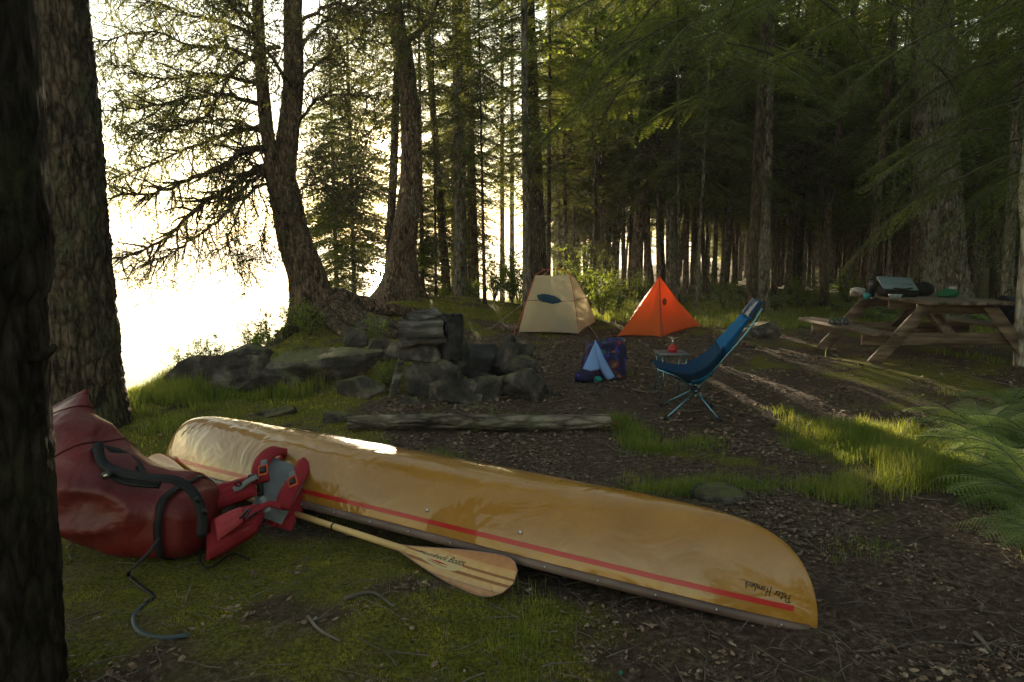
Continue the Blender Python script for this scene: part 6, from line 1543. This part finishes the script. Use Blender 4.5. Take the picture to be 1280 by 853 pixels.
def fern_far_mesh(sc, simple=True):
    mb = MB()
    for k in range(10):
        q, P0 = frond_quads(.6 * sc, 15, 1, fr2, fr2.uniform(.3, .8), True); Rm = rotm(k / 10 * 6.28 + fr2.uniform(-.3, .3), fr2.uniform(-.1, .35)); mb.add(q @ Rm.T, qf(len(q) // 4)); mb.tube(P0 @ Rm.T, [.004] * 10, 3, 1, cap=False)
    return mb.mesh('fern_fronds', [FERNM, TWIG])
FF = [fern_far_mesh(1.0) for _ in range(3)]
spots = [(p, Y) for p, Y in zip(fr2.uniform(735, 1060, 40), fr2.uniform(16.6, 25, 40))] + [(p, Y) for p, Y in zip(fr2.uniform(1060, 1290, 18), fr2.uniform(12.2, 18, 18))]
for k, (px, Y) in enumerate(spots):
    b = gp(px, Y); rt_ = px > 1060
    o = link(bpy.data.objects.new('fern', FF[k % 3])); o.location = tuple(b); o.rotation_euler = (0, 0, fr2.uniform(0, 6)); s_ = fr2.uniform(.8, 1.5); o.scale = (s_,) * 3
    tag(o, 'dim fern in the shade behind the picnic table' if rt_ else 'yellow-green fern in the undergrowth behind the orange tent and blue chair', 'fern', 'ferns behind the picnic table' if rt_ else 'ferns in the undergrowth behind the tents')

# ---------------------------------------------------------------- bushes
def bush_mesh(h, w, n, r, leaf=.05, tall=1.0):
    B = []; D = []; L = []; mb = MB()
    for k in range(n):
        a = r.uniform(0, 6.28); e = np.array([math.cos(a) * w * r.uniform(.2, 1), math.sin(a) * w * r.uniform(.2, 1), h * r.uniform(.5, 1)])
        P = spline([(0, 0, 0), e * [.45, .45, .6] + r.normal(0, .03, 3), e], 5); mb.tube(P, np.linspace(.007, .002, len(P)), 4, 1, cap=False)
        for q in range(5):
            i = r.integers(3, len(P)); s_ = P[i] + r.normal(0, 1, 3) * [.14, .14, .10] * h; mb.tube([P[i], s_], [.003, .0015], 3, 1, cap=False)
            m_ = 12; f = r.random(m_)[:, None]; B.append(P[i] * (1 - f) + s_ * f + r.normal(0, .012, (m_, 3))); d = r.normal(0, 1, (m_, 3)) + [0, 0, .2]; D.append(d / np.linalg.norm(d, axis=1)[:, None]); L.append(leaf * r.uniform(.6, 1.3, m_))
    B = np.concatenate(B); D = np.concatenate(D); L = np.concatenate(L); nr = r.normal(0, 1, B.shape); nr -= D * (nr * D).sum(1)[:, None]; nr /= np.linalg.norm(nr, axis=1)[:, None]
    mb.add(quads_from(B, D, nr, L, L * .55), qf(len(B)), 0); return mb.mesh('bush', [BROADL, TWIG])
rb = np.random.default_rng(8)
BU = [bush_mesh(1.0, .5, 26, rb, .045), bush_mesh(1.5, .7, 34, rb, .05), bush_mesh(.6, .35, 18, rb, .035)]
for lb, px, Y, k, sc in [('low leafy plant on the bank behind the canoe stern', 232, 7.2, 2, .6), ('bright leafy plant beside the sloping rock ledge', 262, 7.6, 2, .7), ('bushy plant between the ledge and the grey boulder', 318, 7.9, 2, .6), ('small plant before the broad grey boulder', 372, 7.4, 2, .5), ('leafy plant at the left foot of the fire pit', 486, 6.9, 2, .55), ('light green plant on the mound below the cedar roots', 470, 9.4, 2, .7),
                     ('leggy bush standing against the water left of the cedar', 338, 9.6, 2, 1.0), ('small leafy shrub at the cedar foot on its left', 372, 9.7, 2, .9), ('twiggy shrub over the bank edge with light leaves', 320, 9.0, 2, .8), ('shrub growing up the cedar base', 388, 9.5, 2, .7),
                     ('yellow-green shrub between the two tents', 752, 13.6, 0, 1.0), ('tall light shrub behind the two tents', 738, 16.5, 1, 1.05), ('low bright shrub at the right corner of the beige tent', 772, 14.5, 0, .8),
                     ('shrub left of the beige tent against the glow', 640, 14.8, 0, 1.0), ('bush left of the tall narrow trunk', 618, 15.5, 0, 1.1), ('tall loose bush behind the tall narrow trunk', 648, 17.5, 1, 1.0), ('bushy undergrowth left of the leaning stout trunk', 716, 18, 1, 1.0),
                     ('small shrub at the foot of the straight grey trunk', 590, 15.8, 2, 1.0), ('low bush on the mound near the lake shore', 556, 15.8, 2, .9), ('shrub in the forest gap right of the stout leaning trunk', 800, 17, 0, .9),
                     ('low bush in the ferns left of the chair trunk', 905, 16, 0, .8), ('low bush in the ferns right of the chair trunk', 1000, 16.5, 0, .9), ('broad low bush under the mossy leaning trunk', 1060, 17, 0, .9), ('tall thin bush in the shade beyond the ferns', 880, 21, 1, .9)]:
    b = gp(px, Y); o = link(bpy.data.objects.new('bush', BU[k])); o.location = tuple(b); o.scale = (sc, sc, sc); o.rotation_euler = (0, 0, px); tag(o, lb, 'bush')

TW2 = noisy('fallen_twig', [(.3, (.06, .045, .035)), (.6, (.16, .13, .10)), (.8, (.30, .25, .20))], 3, .8, .3)
# ---------------------------------------------------------------- grass, moss, litter
def blades(n, box, fn, hr, wr_, seed, bend=.55, tuft=None, seg_=3):
    r = np.random.default_rng(seed); x0, x1, y0, y1 = box; X = []; Y = []
    got = 0
    while got < n:
        x = r.uniform(x0, x1, n * 2); y = r.uniform(y0, y1, n * 2); k = r.random(n * 2) < fn(x, y)
        X.append(x[k]); Y.append(y[k]); got += k.sum()
        if k.sum() == 0: break
    x = np.concatenate(X)[:n]; y = np.concatenate(Y)[:n]
    if tuft:  # gather blades into tufts
        c = r.integers(0, len(x), len(x)); m = r.random(len(x)) < .75; cc = (np.floor(c / tuft) * tuft).astype(int).clip(0, len(x) - 1)
        x = np.where(m, x[cc] + r.normal(0, .03, len(x)), x); y = np.where(m, y[cc] + r.normal(0, .03, len(x)), y)
    n = len(x); z = H(x, y) - .006
    h = r.uniform(*hr, n) * (.55 + .9 * np.clip(n2(x, y, 2.2, 2, 5.) + .5, 0, 1)); a = r.uniform(0, 6.28, n); d = np.stack([np.cos(a), np.sin(a), np.zeros(n)], -1); s = np.stack([-np.sin(a), np.cos(a), np.zeros(n)], -1)
    be = r.uniform(.1, 1, n) * bend; w = r.uniform(*wr_, n); B = np.stack([x, y, z], -1); V = []
    ks = np.linspace(0, 1, seg_ + 1)
    for k in ks:
        c = B + np.array([0, 0, 1]) * (h * (k - .35 * be * k ** 2))[:, None] + d * (h * be * k ** 1.8)[:, None]
        if k < 1: V += [c + s * (w * (1 - k ** 2 * .7) / 2)[:, None], c - s * (w * (1 - k ** 2 * .7) / 2)[:, None]]
        else: V += [c]
    m_ = 2 * seg_ + 1; V = np.stack(V, 1); i = np.arange(n)[:, None] * m_
    Q = np.concatenate([i + np.array([[2 * q, 2 * q + 1, 2 * q + 3, 2 * q + 2]]) for q in range(seg_ - 1)]) if seg_ > 1 else np.zeros((0, 4), int)
    T = i + np.array([[2 * seg_ - 2, 2 * seg_ - 1, 2 * seg_]])
    return V.reshape(-1, 3), [Q, T]
def vis(x, y): return (np.abs(x) < y * .80 + .5) & (y > 1.3)
V, F = blades(26000, (-.2, 6.0, 2.0, 7.6), lambda x, y: grass_f(x, y) * vis(x, y), (.05, .17), (.0025, .0055), 1, bend=1.0, tuft=12)
stuff('grass', mesh_np('grass', V, F, [GRASSM]), 'tufts of green grass beside the dirt path and right of the canoe', 'grass')
V, F = blades(24000, (-1.5, 11, 7.6, 22), lambda x, y: grass_f(x, y) * vis(x, y) * (y < 22), (.07, .20), (.006, .012), 2, bend=.8)
stuff('grass', mesh_np('grass', V, F, [GRASSM]), 'sunlit grass strip at the forest edge behind tents and table', 'grass')
V, F = blades(15000, (-5.5, -.3, 3.6, 12.5), lambda x, y: grass_f(x, y) * vis(x, y), (.05, .17), (.003, .007), 3, tuft=12)
stuff('grass', mesh_np('grass', V, F, [GRASSM]), 'grass growing among the rocks on the lake bank', 'grass')
V, F = blades(15000, (-2.2, 3.6, 1.6, 6), lambda x, y: vis(x, y) * .25 * (1 - gs(x, y, -.2, 2.9, .9, .55)) * sst(.15, .6, n2(x, y, 2.1, 3, 31.)), (.03, .10), (.002, .004), 4, tuft=6)
stuff('grass', mesh_np('grass', V, F, [GRASSM]), 'scattered short grass sprouts on the dark ground round the canoe', 'grass')
V, F = blades(95000, (-2.6, 1.0, 1.5, 4.4), lambda x, y: np.clip(moss_f(x, y), 0, 1) ** 1.5 * vis(x, y) * (y < 1.6 + 3), (.006, .016), (.004, .008), 5, bend=.8, seg_=1)
stuff('moss', mesh_np('moss', V, F, [MOSSM]), 'olive green moss cushions on the foreground hump', 'moss')
V, F = blades(28000, (-5.0, 1.0, 4.4, 15.5), lambda x, y: np.clip(moss_f(x, y), 0, 1) ** 1.5 * vis(x, y) * (x > shore(y) + .6), (.012, .035), (.010, .02), 6, bend=.9, seg_=1)
stuff('moss', mesh_np('moss', V, F, [MOSSM]), 'moss covering the bank and the mound round the trunks', 'moss')
def litter(n, box, fn, s0, s1, seed, asp=1.0):
    r = np.random.default_rng(seed); x = r.uniform(box[0], box[1], n); y = r.uniform(box[2], box[3], n); k = (r.random(n) < fn(x, y)) & vis(x, y); x, y = x[k], y[k]; n = len(x)
    s = s0 + (s1 - s0) * r.random(n) ** 1.8 * 1.25; a = r.uniform(0, 6.28, n); D = np.stack([np.cos(a), np.sin(a), r.normal(0, .28, n)], -1); D /= np.linalg.norm(D, axis=1)[:, None]
    nr = np.stack([r.normal(0, .4, n), r.normal(0, .4, n), np.ones(n)], -1); nr -= D * (nr * D).sum(1)[:, None]; nr /= np.linalg.norm(nr, axis=1)[:, None]
    B = np.stack([x, y, H(x, y) + .006 + s * .12], -1); S_ = np.cross(D, nr); W_ = (s * r.uniform(.35, .65, n) / 2 * asp)[:, None]; s = s[:, None]; cu = r.uniform(-.3, .45, n)[:, None] * W_
    V = np.stack([B, B + D * s * .35 + S_ * W_ + nr * cu, B + D * s * .75 + S_ * W_ * .8 + nr * cu, B + D * s, B + D * s * .75 - S_ * W_ * .8 + nr * cu, B + D * s * .35 - S_ * W_ + nr * cu], 1).reshape(-1, 3)
    i = np.arange(n)[:, None] * 6; return V, [np.concatenate([i + [[0, 1, 2, 3]], i + [[0, 3, 4, 5]]])]
def lit_f(x, y): return np.clip(1.05 - .95 * moss_f(x, y) - .3 * grass_f(x, y), .04, 1) * np.clip(.42 + 1.7 * n2(x, y, 2.6, 4, 44.), .05, 1)
V1, F1 = litter(60000, (-2.6, 4.6, 1.4, 5.2), lit_f, .008, .034, 1)
stuff('leaf_litter', mesh_np('leaf_litter', V1, F1, [LITTER]), 'dry brown leaves and needles strewn round the canoe', 'leaf litter')
V1, F1 = litter(52000, (-3.5, 9, 5.2, 12.5), lambda x, y: lit_f(x, y) * .8, .02, .06, 2)
stuff('leaf_litter', mesh_np('leaf_litter', V1, F1, [LITTER]), 'brown duff and leaf bits over the camp clearing', 'leaf litter')
V1, F1 = litter(30000, (-2.4, 3.6, 1.4, 4.6), lambda x, y: .35 + .65 * lit_f(x, y), .03, .075, 7, asp=.07)
stuff('needle_litter', mesh_np('needle_litter', V1, F1, [TW2]), 'dry conifer needles and grass stalks on the foreground ground', 'needles')
def twigs(n, box, l0, l1, r0, seed, fn=None):
    r = np.random.default_rng(seed); mb = MB()
    for k in range(n):
        x, y = r.uniform(box[0], box[1]), r.uniform(box[2], box[3])
        if abs(x) > y * .8 + .3: continue
        l = r.uniform(l0, l1) * (1 if r.random() < .85 else 1.8); a = r.uniform(0, 6.28); m_ = 5; P = []
        for q in range(m_): 
            t = q / (m_ - 1) - .5; xx = x + math.cos(a) * l * t + r.normal(0, l * .03); yy = y + math.sin(a) * l * t + r.normal(0, l * .03); P.append((xx, yy))
        P = np.array(P); z = H(P[:, 0], P[:, 1]) + .008 + r.uniform(0, .02) * np.linspace(0, 1, m_); mb.tube(np.column_stack([P, z]), np.linspace(1, .4, m_) * r0 * r.uniform(.5, 1.4), 4, cap=False)
    return mb.mesh('twigs', [TW2])
stuff('fallen_twigs', twigs(900, (-2.6, 4.2, 1.4, 5.5), .05, .28, .0028, 1), 'thin twigs scattered on the ground round the canoe', 'twigs')
stuff('fallen_twigs', twigs(420, (-3.5, 8, 5.5, 12), .12, .5, .005, 2), 'twigs and sticks scattered over the camp clearing', 'twigs')
for pts_, r0_, lb in [([(790, 488), (808, 492), (830, 491)], .009, 'pale curved stick on the dirt left of the blue chair'), ([(835, 513), (858, 516), (878, 515)], .007, 'pale straight stick under the blue chair'),
                  ([(768, 527), (782, 530), (792, 534)], .010, 'short pale stick by the broken log end'), ([(800, 411), (812, 415), (822, 420)], .012, 'reddish stick in front of the orange tent'),
                  ([(385, 775), (400, 792), (425, 806)], .008, 'dark stick lying on the moss in the foreground'), ([(1218, 795), (1228, 806), (1238, 818)], .010, 'rust-coloured wood sliver in the lower right corner'), ([(430, 752), (465, 745), (492, 762)], .009, 'bent root-like stick across the foreground moss')]:
    P = spline([G(a_, b_, .012) for a_, b_ in pts_], 6); mb = MB(); mb.tube(P, np.linspace(r0_, r0_ * .5, len(P)), 6); solo('stick', mb, TW2, lb, 'stick', loc=P[0])
c = G(776, 847, .012); mb = MB(); V_, F_ = ICO[3]; mb.add(V_ * [.008, .008, .009] + c, F_); mb.tube([c + [0, 0, .008], c + [0, 0, .013]], [.003, .001], 5); solo('green_acorn', mb, cloth('acorn_green', (.02, .14, .08), rough=.4), 'tiny round green seed on the ground at the bottom edge', 'seed', loc=c)

# ---------------------------------------------------------------- the morning mist
hz = MB(); hz.box((0, 200, 10.25), (2500, 2300, 27.5)); ho = link(bpy.data.objects.new('haze', hz.mesh('haze', [])))
m = bpy.data.materials.new('haze'); m.use_nodes = True; nt = m.node_tree; nt.nodes.clear(); o_ = nt.nodes.new('ShaderNodeOutputMaterial'); pv = nt.nodes.new('ShaderNodeVolumePrincipled')
pv.inputs['Color'].default_value = (.95, .93, .88, 1); pv.inputs['Density'].default_value = .0013; pv.inputs['Anisotropy'].default_value = .4
nt.links.new(pv.outputs[0], o_.inputs['Volume']); ho.data.materials.append(m); tag(ho, 'pale morning mist over the lake and through the trees', 'haze', None, 'stuff')

0 and print('TRIS', sum(len(m.loop_triangles) if m.calc_loop_triangles() is None else 0 for m in bpy.data.meshes))
